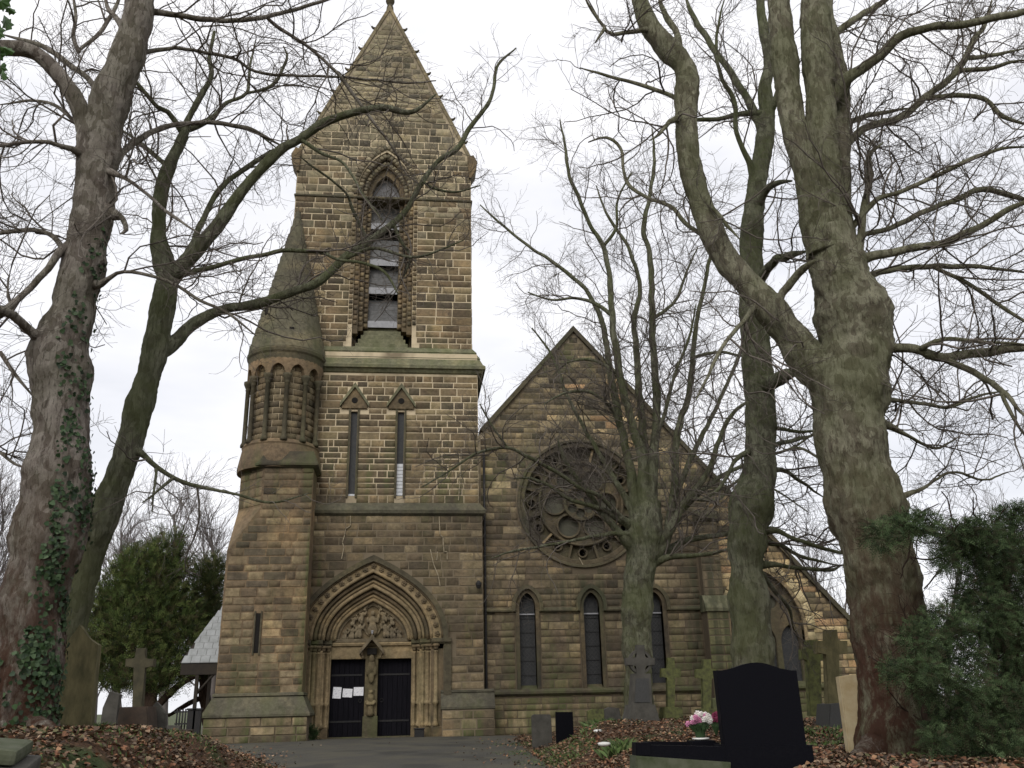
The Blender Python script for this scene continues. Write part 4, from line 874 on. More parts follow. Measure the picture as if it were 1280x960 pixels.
# --- slate roofed porch behind the stair block
PC = empty('porch', (-5, 2, 0), 'low timber side porch with a pale grey slate roof left of the tower', 'porch')
EY, RY = 1.2, 2.3; e0 = at(224, 829, EY); top = at(278, 754, RY); ze = e0[2]; zt = top[2]
def hipx(s): return e0[0]+(top[0]-e0[0])*s
bm = bmesh.new(); vs = [bm.verts.new(p) for p in ((e0[0], EY, ze), (-3.2, EY, ze), (-3.2, RY+.4, zt+.55), (top[0]+.3, RY+.4, zt+.55), (e0[0], 6, ze), (top[0]+.3, 6, zt+.55), (-3.2, 6, zt+.55))]
bm.faces.new((vs[0], vs[1], vs[2], vs[3])); bm.faces.new((vs[0], vs[3], vs[5], vs[4])); bm.faces.new((vs[3], vs[2], vs[6], vs[5])); from_bm('roof_deck', bm, M['wood_dark'], PC)
rows = 12; sm = None
for r_ in range(rows):
    s0 = r_/rows; s1 = (r_+1.08)/rows; ya, yb = EY+(RY+.4-EY)*s0, EY+(RY+.4-EY)*s1; za_, zb_ = ze+(zt+.55-ze)*s0, ze+(zt+.55-ze)*s1
    xl = e0[0]+(top[0]+.3-e0[0])*s0; x = xl+0.0; k = 0; 
    x = -3.25-0.14*(r_ % 2)
    while x > xl+0.03:
        x0 = max(x-0.27, xl); x0b = max(x-0.27, e0[0]+(top[0]+.3-e0[0])*min(1, s1)); xb = x-0.012
        if x0b < xb-0.02:
            dz = 0.012+rs.uniform(0, 0.006)
            me = bpy.data.meshes.new('slate'); me.from_pydata([(x0, ya, za_+dz+.012), (xb, ya, za_+dz+.012), (xb, yb, zb_+dz-.006), (x0b, yb, zb_+dz-.006), (x0, ya, za_+dz-.012), (xb, ya, za_+dz-.012), (xb, yb, zb_-.004), (x0b, yb, zb_-.004)], [], [(0, 1, 2, 3), (4, 5, 1, 0), (5, 6, 2, 1), (7, 4, 0, 3), (7, 6, 5, 4), (3, 2, 6, 7)]); link('slate', me, M['slate'], PC)
        x -= 0.27
box('eaves_beam', e0[0]+0.05, -3.3, EY+0.02, EY+0.14, ze-0.34, ze-0.02, M['wood_dark'], PC, 0.01)
box('soffit', e0[0]+0.1, -3.3, EY+0.14, 4.5, ze-0.14, ze-0.05, M['wood_dark'], PC)
for x, y in ((-5.2, EY+.08), (-5.45, 4.4)): box('post', x-0.05, x+0.05, y-0.05, y+0.05, -0.3, ze-0.02, M['wood_dark'], PC, 0.005)
tube_obj('brace', [(-5.2, EY+.08, ze-0.9), (-4.7, EY+.08, ze-0.3)], 0.04, M['wood_dark'], PC, 6)
# ------------------------------------------------------------------ trees
def catmull(P, step):
    P = np.asarray(P, float); n = len(P)
    if n < 3: m = max(3, int(np.linalg.norm(P[-1, :3]-P[0, :3])/step)); t = np.linspace(0, 1, m)[:, None]; return P[0]*(1-t)+P[-1]*t
    Q = np.vstack([2*P[0]-P[1], P, 2*P[-1]-P[-2]]); out = []
    for i in range(1, n):
        p0, p1, p2, p3 = Q[i-1], Q[i], Q[i+1], Q[i+2]; m = max(2, int(np.linalg.norm(p2[:3]-p1[:3])/step))
        for k in range(m):
            t = k/m; out.append(0.5*((2*p1)+(-p0+p2)*t+(2*p0-5*p1+4*p2-p3)*t*t+(-p0+3*p1-3*p2+p3)*t**3))
    out.append(P[-1]); return np.array(out)
def limb(name, pts, Y, y0, y1, mat, parent, sides=10, step=0.07, rough=0.06, seed=0.0, wig=0.25):
    """a limb that passes through the traced points, given as (u, v, radius), at its own distance"""
    n = len(pts); A = []
    for i, (u, v, r) in enumerate(pts):
        yy = Y+y0+(y1-y0)*i/max(1, n-1); p = at(u, v, yy); A.append((*p, max(r, 0.8)*depth(p)/FPX))
    A = np.array(A); C = catmull(A, step if A[0, 3] < 0.15 else step*0.9); P = C[:, :3].copy(); R = np.maximum(C[:, 3], 0.004)
    w = wig*R*(1-np.clip(R/0.2, 0, 1)) + wig*0.012
    for a in range(3): P[:, a] += w*wob(P, 5.0, seed+a*7.1)*np.minimum(1, np.arange(len(P))/4)
    R = R*(1+rough*wob(P, 3.2, seed+3))
    V, F, T, AA, BB = tube(P, R, sides)
    if R.max() > 0.06:
        Vs = V*np.array([1, 1, 0.4]); nv = wob(V, 3.5, seed)*0.5+wob(V, 9.0, seed+5)*0.3+wob(V, 21.0, seed+9)*0.15
        ridge = (1-2*np.abs(wob(Vs, 17.0, seed+2)))*0.35+(1-2*np.abs(wob(Vs, 39.0, seed+4)))*0.2+wob(Vs, 80.0, seed+6)*0.1
        cen = P[:, None, :]; rad = np.minimum(R, 0.16)[:, None, None]; V = cen+(V-cen)*(1+rough*1.5*nv[..., None])+(V-cen)/R[:, None, None]*ridge[..., None]*rad*0.11*(1 if sides > 12 else 0.5)
    V = V.reshape(-1, 3); n_ = len(P); cap = [np.arange(sides)+(n_-1)*sides, np.arange(sides)[::-1]]
    o = fast(name, V, [F, np.array(cap)], mat, parent, None, True)
    return o, np.c_[P, R]
def seat(pts, y0, y1, Y, allc):
    """let a branch start inside the limb it grows from"""
    if not allc: return pts, y0, y1
    A = np.concatenate(allc); q = A[:, :3]-CAM; zd = q @ FW; U = 640+FPX*(q @ RT)/zd; Vv = 480-FPX*(q @ UP)/zd; d = np.hypot(U-pts[0][0], Vv-pts[0][1]); rp = A[:, 3]*FPX/zd
    k = int(np.argmin(d-rp*0.8))
    if d[k] > rp[k]+5: return pts, y0, y1
    ny = A[k, 1]-Y; p0 = (pts[0][0]*.5+U[k]*.5, pts[0][1]*.5+Vv[k]*.5) if d[k] < rp[k] else (U[k], Vv[k])
    first = [(p0[0], p0[1], min(pts[0][2], rp[k]*0.72))]
    return (first+list(pts[1:]) if d[k] < rp[k] else first+list(pts)), ny, ny+(y1-y0)
def resample(C, n):
    d = np.r_[0, np.cumsum(np.linalg.norm(np.diff(C[:, :3], axis=0), axis=1))]; s = np.linspace(0, d[-1], n)
    return np.stack([np.interp(s, d, C[:, k]) for k in range(C.shape[1])], -1), d[-1]
def grow(P, R, Ln, dens, lenf, npt, ang, up, crook, rng, rmax=0.09, tmin=0.1, rat=0.55, rmin=0.0027, rcap=0.02):
    """children on every parent polyline; P (M,n,3), R (M,n), Ln (M,)"""
    M_, n = R.shape; cnt = rng.poisson(dens*Ln*(R.mean(1) < rmax)); idx = np.repeat(np.arange(M_), cnt); K = len(idx)
    if K == 0: return None
    t = rng.uniform(tmin, 1.0, K); f = t*(n-1); i0 = np.minimum(f.astype(int), n-2); fr = (f-i0)[:, None]
    a = P[idx, i0]; b = P[idx, i0+1]; pos = a*(1-fr)+b*fr; tg = b-a; tg /= np.linalg.norm(tg, axis=1)[:, None]+1e-9
    r = R[idx, i0]
    rd = rng.normal(size=(K, 3)); rd -= tg*(rd*tg).sum(1)[:, None]; rd /= np.linalg.norm(rd, axis=1)[:, None]+1e-9
    th = rng.uniform(ang[0], ang[1], K)[:, None]; d = tg*np.cos(th)+rd*np.sin(th); d[:, 2] += up; d /= np.linalg.norm(d, axis=1)[:, None]
    L_ = rng.uniform(lenf[0], lenf[1], K)*(0.5+0.7*(1-t)); st = (L_/(npt-1))[:, None]
    Q = np.zeros((K, npt, 3)); Q[:, 0] = pos; cr_ = rng.normal(size=(K, 3))*crook
    for j in range(1, npt):
        d = d+rng.normal(size=(K, 3))*crook+cr_*0.25; d[:, 2] += up*0.25; d /= np.linalg.norm(d, axis=1)[:, None]; Q[:, j] = Q[:, j-1]+d*st
    r0 = np.minimum(np.minimum(r*rat, rcap), rcap*L_/lenf[1]*1.4); r0 = np.maximum(r0, rmin)
    RR_ = r0[:, None]*np.linspace(1, 0.45, npt)[None, :]; RR_ = np.maximum(RR_, rmin*0.8)
    return Q, RR_, L_
def batch(Q, RR_, sides):
    K, n, _ = Q.shape; T = np.gradient(Q, axis=1); T /= np.linalg.norm(T, axis=2)[..., None]+1e-9
    ref = np.where(np.abs(T[:, 0, 2:3]) < 0.8, np.array([[0, 0, 1.0]]), np.array([[1.0, 0, 0]]))[:, None, :]
    A = np.cross(T, np.broadcast_to(ref, T.shape)); A /= np.linalg.norm(A, axis=2)[..., None]+1e-9; B = np.cross(T, A)
    th = np.linspace(0, 2*PI, sides, endpoint=False)
    V = Q[:, :, None, :]+RR_[:, :, None, None]*(A[:, :, None, :]*np.cos(th)[:, None]+B[:, :, None, :]*np.sin(th)[:, None])
    off = (np.arange(K)*n*sides)[:, None, None]; i = (np.arange(n-1)*sides)[None, :, None]; k = np.arange(sides)[None, None, :]; k2 = (k+1) % sides
    F = np.stack(np.broadcast_arrays(off+i+k, off+i+k2, off+i+sides+k2, off+i+sides+k), -1).reshape(-1, 4)
    return V.reshape(-1, 3), F
def twigs(parent, limbs, mat, seed, d1=2.4, d2=4.0, d3=6.0, s=1.0, up=0.06, rmax=0.09):
    rng = np.random.default_rng(seed); rs_ = [resample(c, 16) for c in limbs]
    P = np.array([r[0][:, :3] for r in rs_]); R = np.array([r[0][:, 3] for r in rs_]); Ln = np.array([r[1] for r in rs_])
    VV, FF = [], []; base = 0
    for dens, lf, npt, sd, rc in ((d1, (0.6*s, 2.0*s), 9, 4, 0.017), (d2, (0.3*s, 0.95*s), 7, 3, 0.0075), (d3, (0.14*s, 0.42*s), 5, 3, 0.004)):
        g_ = grow(P, R, Ln, dens, lf, npt, (0.5, 1.25), up, 0.24, rng, rmax=rmax, rcap=rc)
        if g_ is None: break
        P, R, Ln = g_; v, f = batch(P, R, sd); VV.append(v); FF.append(f+base); base += len(v); rmax = 9
    fast('crown_twigs', np.concatenate(VV), np.concatenate(FF), mat, parent, 'stuff'); return base
def tree(label, Y, trunk, limbs, mat, seed, group=None, sides=28, rough=0.10, twig_kw={}, lsc=0.7, cat='tree'):
    b = trunk[0][1][0]; p = at(b[0], b[1], Y); T = empty('bare_tree', (p[0], Y, p[2]), label, cat, group); allc = []
    for k, (nm, pts, y0, y1) in enumerate(trunk):
        if k: pts, y0, y1 = seat(pts, y0, y1, Y, allc) if nm == 'branch' else (pts, y0, y1)
        o, c = limb(nm, pts, Y, y0, y1, mat, T, sides, 0.03, rough, seed+k, 0.1); allc.append(c)
    for k, (pts, y0, y1) in enumerate(limbs):
        pts = [(u, v, r*(lsc+(1-lsc)*0.6*max(0, 1-i/1.5))) for i, (u, v, r) in enumerate(pts)]; pts, y0, y1 = seat(pts, y0, y1, Y, allc); e_ = pts[-1]; pts = list(pts[:-1])+[(e_[0], e_[1], e_[2]*0.35)]
        o, c = limb('branch', pts, Y, y0, y1, mat, T, 8, 0.09, 0.06, seed*3+k*1.3, 0.34); allc.append(c)
    nv = twigs(T, allc, M['twig'], seed, **twig_kw); print(label[:30], 'twig verts', nv)
    return T, allc
G1 = 'bare trees standing round the church'
# A: big plane on the left
A_tr = [('trunk', [(14, 950, 60), (20, 915, 50), (26, 870, 44), (33, 816, 41), (42, 738, 38), (56, 696, 40), (66, 642, 42), (71, 605, 41), (73, 569, 37), (77, 532, 32), (77, 496, 29), (75, 470, 34), (73, 445, 37), (81, 418, 31), (92, 390, 26), (95, 370, 25), (103, 330, 25), (112, 292, 25), (116, 262, 22), (119, 235, 22), (120, 208, 23), (127, 167, 25), (137, 125, 23), (147, 100, 22), (155, 83, 20), (168, 42, 18), (175, 0, 16), (183, -50, 13), (190, -110, 9)], 0, 0),
        ('branch', [(116, 190, 14), (106, 158, 11), (98, 130, 11), (80, 102, 10), (54, 74, 9.5), (30, 62, 9), (0, 60, 8), (-40, 62, 7)], 0, -0.5)]
A_br = [
 ([(128, 120, 9), (122, 112, 6), (100, 90, 5), (68, 67, 4.5), (38, 52, 4), (0, 42, 3)], 0, 1), 
 ([(132, 222, 14), (140, 213, 8), (150, 195, 6.5), (167, 179, 5.8), (200, 160, 5), (233, 154, 4.5), (275, 154, 4), (317, 163, 4), (354, 183, 3.5)], 0, 1.5),
 ([(172, 18, 12), (192, 15, 6), (250, 24, 5), (304, 25, 4.5), (333, 21, 4), (400, 2, 3), (430, -8, 2)], 0, 1),
 ([(333, 22, 3.5), (345, 32, 3.2), (382, 57, 3), (422, 92, 3), (440, 117, 3), (465, 150, 2.6), (490, 182, 2), (500, 200, 1.5)], 0.8, 1.6),
 ([(165, 70, 9), (183, 65, 4.5), (217, 60, 3.4), (250, 65, 3), (292, 73, 3), (330, 92, 2.8), (422, 96, 2.3), (470, 100, 2.2), (510, 104, 2), (545, 101, 1.5)], 0, 1.8),
 ([(112, 200, 13), (98, 190, 7), (79, 183, 4.5), (50, 177, 3.8), (0, 183, 3.2), (-30, 186, 3)], 0, -1), ([(108, 170, 8), (98, 158, 4), (83, 142, 3.2), (62, 129, 3), (37, 125, 2.5), (0, 131, 2)], 0, 1),
 ([(98, 325, 14), (83, 315, 6), (62, 292, 4.5), (30, 287, 4), (0, 292, 3.5), (-40, 300, 3)], 0, 1), ([(92, 300, 10), (80, 310, 7), (54, 342, 6), (25, 371, 6), (0, 394, 6), (-30, 410, 5)], 0, -0.8),
 ([(66, 432, 20), (50, 425, 11), (33, 408, 8), (15, 394, 8), (0, 387, 8), (-30, 370, 7)], 0, -1), ([(112, 358, 12), (127, 355, 6), (146, 341, 3.5), (175, 342, 3.2), (217, 354, 3), (250, 375, 3), (285, 392, 2.6), (320, 420, 2)], 0, -0.6),
 ([(130, 215, 10), (150, 219, 4), (187, 246, 3.2), (217, 271, 3), (250, 292, 2.4)], 0, -1), ([(128, 255, 14), (143, 268, 9), (152, 272, 5), (158, 286, 4), (150, 292, 3)], 0, -0.5),
 ([(160, 60, 8), (150, 30, 5), (135, 10, 4), (128, -20, 3)], 0, .6), ([(98, 65, 3), (92, 45, 3.5), (95, 20, 3), (92, 0, 2.5), (90, -30, 2)], 1, 1.3), ([(100, 62, 2.5), (125, 40, 3.2), (145, 8, 3.4), (155, -20, 3)], 1, 1.3), ([(0, 440, 3), (20, 470, 3), (45, 500, 2)], 1, 1), ([(-20, 560, 3), (0, 565, 3), (20, 580, 2.4), (40, 588, 2)], 1.5, 1)]
TA, LA = tree('big grey plane tree with knobbly ivy-grown trunk and pale peeling top', -17, A_tr, A_br, M['bark_plane'], 11, G1, sides=64, twig_kw=dict(d1=4.2, d2=5.2, d3=8.5, s=1.1))
# B: second tree on the left, leaning
B_tr = [('trunk', [(60, 925, 27), (66, 880, 23), (76, 830, 20), (88, 780, 19), (100, 730, 18.5), (113, 693, 18), (129, 642, 18.5), (145, 605, 17.5), (158, 569, 16), (168, 532, 16), (178, 496, 15.5), (189, 459, 15), (196, 423, 14.5), (203, 386, 14.5), (210, 350, 14), (212, 335, 13)], 0, 0),
        ('branch', [(209, 350, 11), (201, 330, 9.5), (198, 292, 9), (200, 250, 8.5), (208, 217, 8), (219, 192, 7), (229, 170, 6), (235, 150, 4), (250, 121, 3.6), (264, 96, 3), (262, 70, 2.5), (268, 40, 2)], 0, 0.6),
        ('branch', [(212, 350, 11), (225, 335, 10), (242, 317, 9.5), (271, 283, 8), (300, 242, 7), (321, 217, 6.4), (350, 188, 6), (375, 174, 5.6), (402, 155, 5), (440, 141, 4.6), (480, 135, 4), (515, 140, 2.6), (545, 118, 1)], 0, -0.8),
        ('branch', [(196, 440, 13), (206, 433, 12), (219, 427, 9.5), (232, 414, 8), (248, 401, 7), (281, 386, 6.2), (317, 381, 5.8), (365, 365, 5.6), (401, 350, 5.4), (432, 321, 5), (460, 302, 4.4), (490, 280, 4), (509, 261, 3.4), (525, 232, 3), (547, 202, 2.8), (572, 185, 3.2), (587, 160, 3), (610, 130, 2.5), (617, 110, 2.2), (622, 82, 1.8), (645, 60, 0.8)], 0, 1.5)]
B_br = [([(225, 342, 7), (236, 315, 6.2), (250, 283, 5.6), (271, 242, 5), (292, 221, 4.6), (330, 195, 4), (354, 183, 3.6)], 0, .8), ([(198, 275, 5), (205, 300, 5), (214, 322, 6), (216, 334, 7)], 0, 0),
 ([(215, 345, 9), (233, 342, 5.4), (267, 333, 4.2), (317, 321, 4), (354, 314, 4), (399, 314, 3.5), (421, 324, 3), (454, 329, 2.8), (481, 340, 2.6), (498, 368, 2)], 0, -.8),
 ([(168, 560, 10), (177, 567, 5.5), (197, 583, 4.2), (226, 601, 3.6), (266, 612, 3), (299, 618, 2.5), (340, 628, 2), (385, 617, 1.6)], 0, -.5), ([(212, 601, 2.5), (192, 618, 2), (178, 628, 1.6)], -.3, -.6), ([(196, 583, 2.2), (193, 610, 2), (190, 640, 1.6)], -.3, -.6),
 ([(229, 168, 5), (210, 140, 4), (196, 133, 4), (170, 104, 3.5), (150, 82, 2.8)], .6, 0), ([(206, 215, 5), (204, 203, 4), (179, 183, 4), (152, 162, 3)], .4, .9), ([(229, 165, 5), (258, 152, 4), (283, 129, 3.6), (308, 117, 3), (312, 85, 2.6), (320, 50, 2)], .6, 1.3), ([(308, 117, 3), (340, 107, 3), (358, 75, 2.6), (354, 58, 2)], 1.1, 1.2),
 ([(233, 154, 3), (275, 154, 3), (317, 165, 3), (345, 185, 2.4)], .6, .6), ([(430, 325, 3), (470, 310, 3), (520, 322, 2.6), (580, 300, 2)], .9, .4), ([(490, 278, 3), (500, 300, 2.6), (512, 320, 2.2), (505, 345, 1.8)], 1, 1.2), ([(547, 205, 2.5), (530, 228, 2.4), (565, 240, 2), (600, 232, 1.5)], 1.2, .9), ([(460, 303, 3), (440, 260, 2.6), (432, 240, 2.2), (400, 215, 2), (375, 195, 1.6)], 1, .2), ([(375, 174, 3), (400, 190, 2.8), (430, 205, 2.4), (455, 245, 2.2), (478, 275, 1.8)], -.5, -1)]
TB, LB = tree('slender dark tree leaning right beside the tall pointed gravestone', -15.5, B_tr, B_br, M['bark_green'], 23, G1, sides=48, twig_kw=dict(d1=3.2, d2=4.5, d3=7.0, s=1.05))
# C: sycamore in front of the rose window
C_tr = [('trunk', [(801, 925, 30), (801, 903, 23), (799, 875, 18), (798, 847, 17.5), (796, 800, 18), (797, 754, 19), (799, 722, 17.5), (803, 691, 20), (805, 665, 23), (808, 645, 20), (812, 625, 14)], 0, 0)]
C_br = [([(795, 660, 13), (790, 600, 9), (778, 541, 8.2), (768, 494, 7.4), (760, 447, 6.4), (752, 400, 5.5), (735, 366, 4.6), (725, 354, 4.2), (687, 325, 3.5), (662, 308, 3), (625, 279, 2.4), (600, 256, 2)], 0, 1.5),
 ([(802, 650, 14), (803, 575, 9.5), (790, 531, 8.5), (777, 478, 8), (769, 431, 7.2), (765, 395, 6.4), (762, 346, 5.6), (754, 308, 5), (737, 279, 4.2), (723, 246, 4), (712, 221, 3.6), (707, 187, 3), (700, 150, 2.4)], 0, -.8),
 ([(808, 640, 13), (807, 575, 9), (802, 525, 8), (798, 478, 7.2), (795, 431, 6.2), (793, 400, 5.6), (800, 360, 4.6), (790, 322, 4), (779, 298, 3.4), (760, 270, 3), (745, 232, 2.2)], 0, 1),
 ([(812, 640, 14), (817, 569, 9.5), (821, 525, 8.6), (820, 478, 8), (816, 431, 7), (815, 385, 6.2), (812, 317, 5.6), (804, 287, 5), (812, 245, 4), (818, 200, 3.2), (815, 160, 2.4)], 0, -.3),
 ([(812, 700, 14), (826, 685, 12), (834, 665, 10.5), (842, 619, 8.5), (847, 541, 7.2), (861, 494, 6.2), (866, 447, 5.4), (871, 400, 4.6), (882, 350, 3.8), (890, 300, 3.2), (885, 250, 2.4)], 0, -.6),
 ([(815, 690, 12), (838, 660, 8.5), (861, 622, 7.4), (884, 590, 6.2), (899, 550, 5.2), (914, 519, 4.2), (933, 503, 3.2), (955, 490, 2.4)], 0, -1.4), ([(806, 712, 13), (828, 694, 8.5), (856, 676, 6.6), (899, 669, 5.2), (930, 665, 4), (960, 672, 3)], 0, .8), ([(812, 706, 9), (837, 697, 5.5), (871, 694, 4.6), (897, 690, 3.6), (925, 680, 2.6)], 0, -1),
 ([(795, 690, 13), (781, 674, 9), (766, 656, 7.5), (747, 634, 6.2), (730, 609, 5.4), (713, 588, 4.6), (701, 563, 3.6), (697, 548, 2.6)], 0, -.7), ([(792, 665, 9), (777, 648, 6), (755, 624, 4.8), (724, 609, 4.2), (692, 588, 4), (661, 572, 3.6), (635, 560, 3.2), (598, 566, 2.5), (561, 589, 2), (527, 609, 1.5)], 0, -2.2),
 ([(635, 560, 2.5), (612, 527, 1.8), (600, 505, 1.4)], -1.8, -2), ([(790, 668, 6), (768, 667, 4.2), (734, 672, 3.4), (703, 678, 3), (672, 684, 2.6), (640, 689, 2.1), (615, 698, 1.6)], 0, -1.6), ([(765, 395, 4), (745, 380, 3.4), (720, 372, 3), (690, 375, 2.4), (660, 365, 2)], .2, .8), ([(776, 535, 4), (760, 505, 3.4), (735, 490, 3), (705, 492, 2.4), (680, 505, 2)], .2, -.8),
 ([(812, 560, 4), (830, 520, 3.6), (843, 470, 3), (862, 420, 2.6), (870, 380, 2)], 0, -1.2), ([(866, 447, 3), (900, 440, 2.8), (935, 445, 2.4), (975, 430, 2)], -.4, -1), ([(800, 660, 7), (775, 610, 5.5), (745, 560, 4.4), (712, 500, 3.6), (690, 445, 2.8), (665, 410, 2)], 0, .6), ([(798, 670, 7), (760, 640, 5), (715, 625, 4), (672, 600, 3), (640, 598, 2)], 0, -1.2), ([(840, 630, 6), (870, 560, 4.6), (900, 500, 3.8), (925, 440, 3), (935, 390, 2)], 0, .8), ([(850, 640, 6), (895, 600, 4.4), (945, 575, 3.4), (990, 560, 2.4), (1025, 535, 1.6)], 0, .6), ([(861, 622, 3.5), (895, 625, 3), (925, 600, 2.6), (965, 610, 2.2), (1010, 640, 1.8)], -.5, -1), ([(754, 308, 3), (770, 285, 2.8), (772, 250, 2.4), (790, 215, 2)], -.4, -.8), ([(775, 470, 3), (742, 450, 2.8), (712, 452, 2.4), (690, 470, 1.8)], 0, 1), ([(815, 400, 3), (845, 375, 2.8), (858, 340, 2.4), (872, 310, 2)], 0, .6)]
TC, LC = tree('many-stemmed mossy tree in front of the rose window', -8, C_tr, C_br, M['bark_green'], 37, G1, sides=52, lsc=0.62, twig_kw=dict(d1=3.9, d2=4.8, d3=6.4, s=1.25, up=0.12))
# D: greenish trunk behind the black headstone
D_tr = [('trunk', [(944, 925, 38), (943, 880, 30), (941, 816, 26), (937, 754, 23.5), (933, 697, 22), (934, 660, 25), (941, 625, 25), (949, 587, 20), (951, 541, 18.5), (950, 494, 18), (947, 460, 18), (945, 431, 18), (940, 395, 16), (939, 354, 14.5), (940, 292, 13.5), (946, 233, 11.5), (954, 187, 11), (959, 140, 10), (956, 110, 8), (962, 80, 7), (955, 40, 6), (950, 0, 5), (948, -50, 4)], 0, 0)]
D_br = [([(953, 170, 9), (941, 135, 6.5), (917, 96, 5.6), (892, 62, 5), (867, 21, 4.4), (855, -10, 4)], 0, .8), ([(942, 230, 8), (937, 204, 5), (921, 167, 4.2), (917, 125, 4), (900, 92, 3.2), (895, 50, 2.6), (905, 0, 2)], 0, -.6), ([(960, 145, 7), (975, 110, 5), (985, 60, 4), (980, 10, 3.4)], 0, -.8), ([(945, 262, 9), (956, 240, 6), (970, 229, 5), (990, 226, 5)], 0, -1),
 ([(955, 480, 14), (968, 477, 11), (980, 470, 12), (990, 468, 14)], 0, -1.6), ([(950, 360, 9), (956, 340, 7.5), (970, 325, 7), (985, 320, 7), (1005, 315, 7)], 0, -1.8), ([(950, 142, 6), (933, 141, 4.6), (900, 148, 3.6), (870, 150, 3), (852, 146, 2)], 0, .6),
 ([(952, 665, 8), (975, 664, 4.2), (990, 672, 3.4), (1050, 691, 2.6), (1080, 690, 2)], .2, -.5), ([(950, 680, 8), (970, 680, 3.6), (1006, 697, 3), (1050, 707, 2.4)], .2, 1), ([(948, 706, 8), (968, 706, 4), (1000, 710, 3.4), (1037, 713, 3), (1053, 706, 2.4)], .2, .5), ([(955, 558, 7), (972, 556, 4), (1000, 548, 3.2), (1030, 541, 2.4)], 0, 1), ([(957, 535, 6), (975, 536, 3.2), (1005, 540, 2.6), (1040, 536, 2)], 0, -.4), ([(958, 590, 6), (980, 588, 3.4), (1005, 605, 2.8), (1030, 622, 2.2)], 0, 1), ([(935, 560, 6), (920, 575, 3.4), (900, 610, 3), (875, 625, 2.2)], 0, -1), ([(938, 700, 8), (962, 730, 4), (985, 760, 3), (992, 785, 2)], 0, 1)]
TD, LD = tree('tall green-stained tree right behind the black granite headstone', -14, D_tr, D_br, M['bark_green'], 41, G1, sides=52, lsc=0.75, twig_kw=dict(d1=4.0, d2=5.0, d3=7.5))
# E: the great plane on the right
E_tr = [('trunk', [(1128, 985, 64), (1124, 950, 54), (1120, 900, 47), (1116, 840, 44), (1112, 787, 43), (1102, 712, 45), (1086, 650, 45), (1076, 610, 44), (1066, 569, 41), (1061, 530, 41), (1062, 495, 43), (1067, 455, 45), (1069, 430, 44), (1066, 390, 44), (1052, 350, 37), (1042, 315, 32), (1036, 290, 28)], 0, 0),
 ('trunk_fork', [(1036, 320, 27), (1026, 285, 23), (1018, 250, 19), (1008, 210, 17), (995, 167, 15.5), (986, 120, 15.5), (982, 83, 15.5), (976, 30, 14.5), (972, -20, 13), (970, -70, 11)], 0, .15),
 ('trunk_fork', [(1044, 320, 27), (1038, 270, 21), (1034, 220, 18.5), (1028, 167, 18), (1023, 83, 18), (1018, 0, 17), (1012, -60, 14)], 0, -.15),
 ('trunk_fork', [(1066, 380, 26), (1060, 330, 18), (1053, 290, 15), (1050, 240, 12.5), (1050, 208, 12), (1051, 150, 11), (1050, 100, 10), (1042, 60, 9.5), (1033, 20, 9), (1028, -40, 8)], 0, .15),
 ('branch', [(1052, 490, 30), (1036, 472, 27), (1015, 458, 23), (992, 425, 20), (968, 395, 19), (948, 370, 17), (928, 348, 15.5), (908, 325, 15.5), (887, 283, 14.5), (868, 228, 13.5), (859, 180, 13.5), (858, 125, 14), (857, 88, 13), (838, 64, 14), (812, 33, 11.5), (800, 0, 10), (790, -50, 8)], 0, 1.0)]
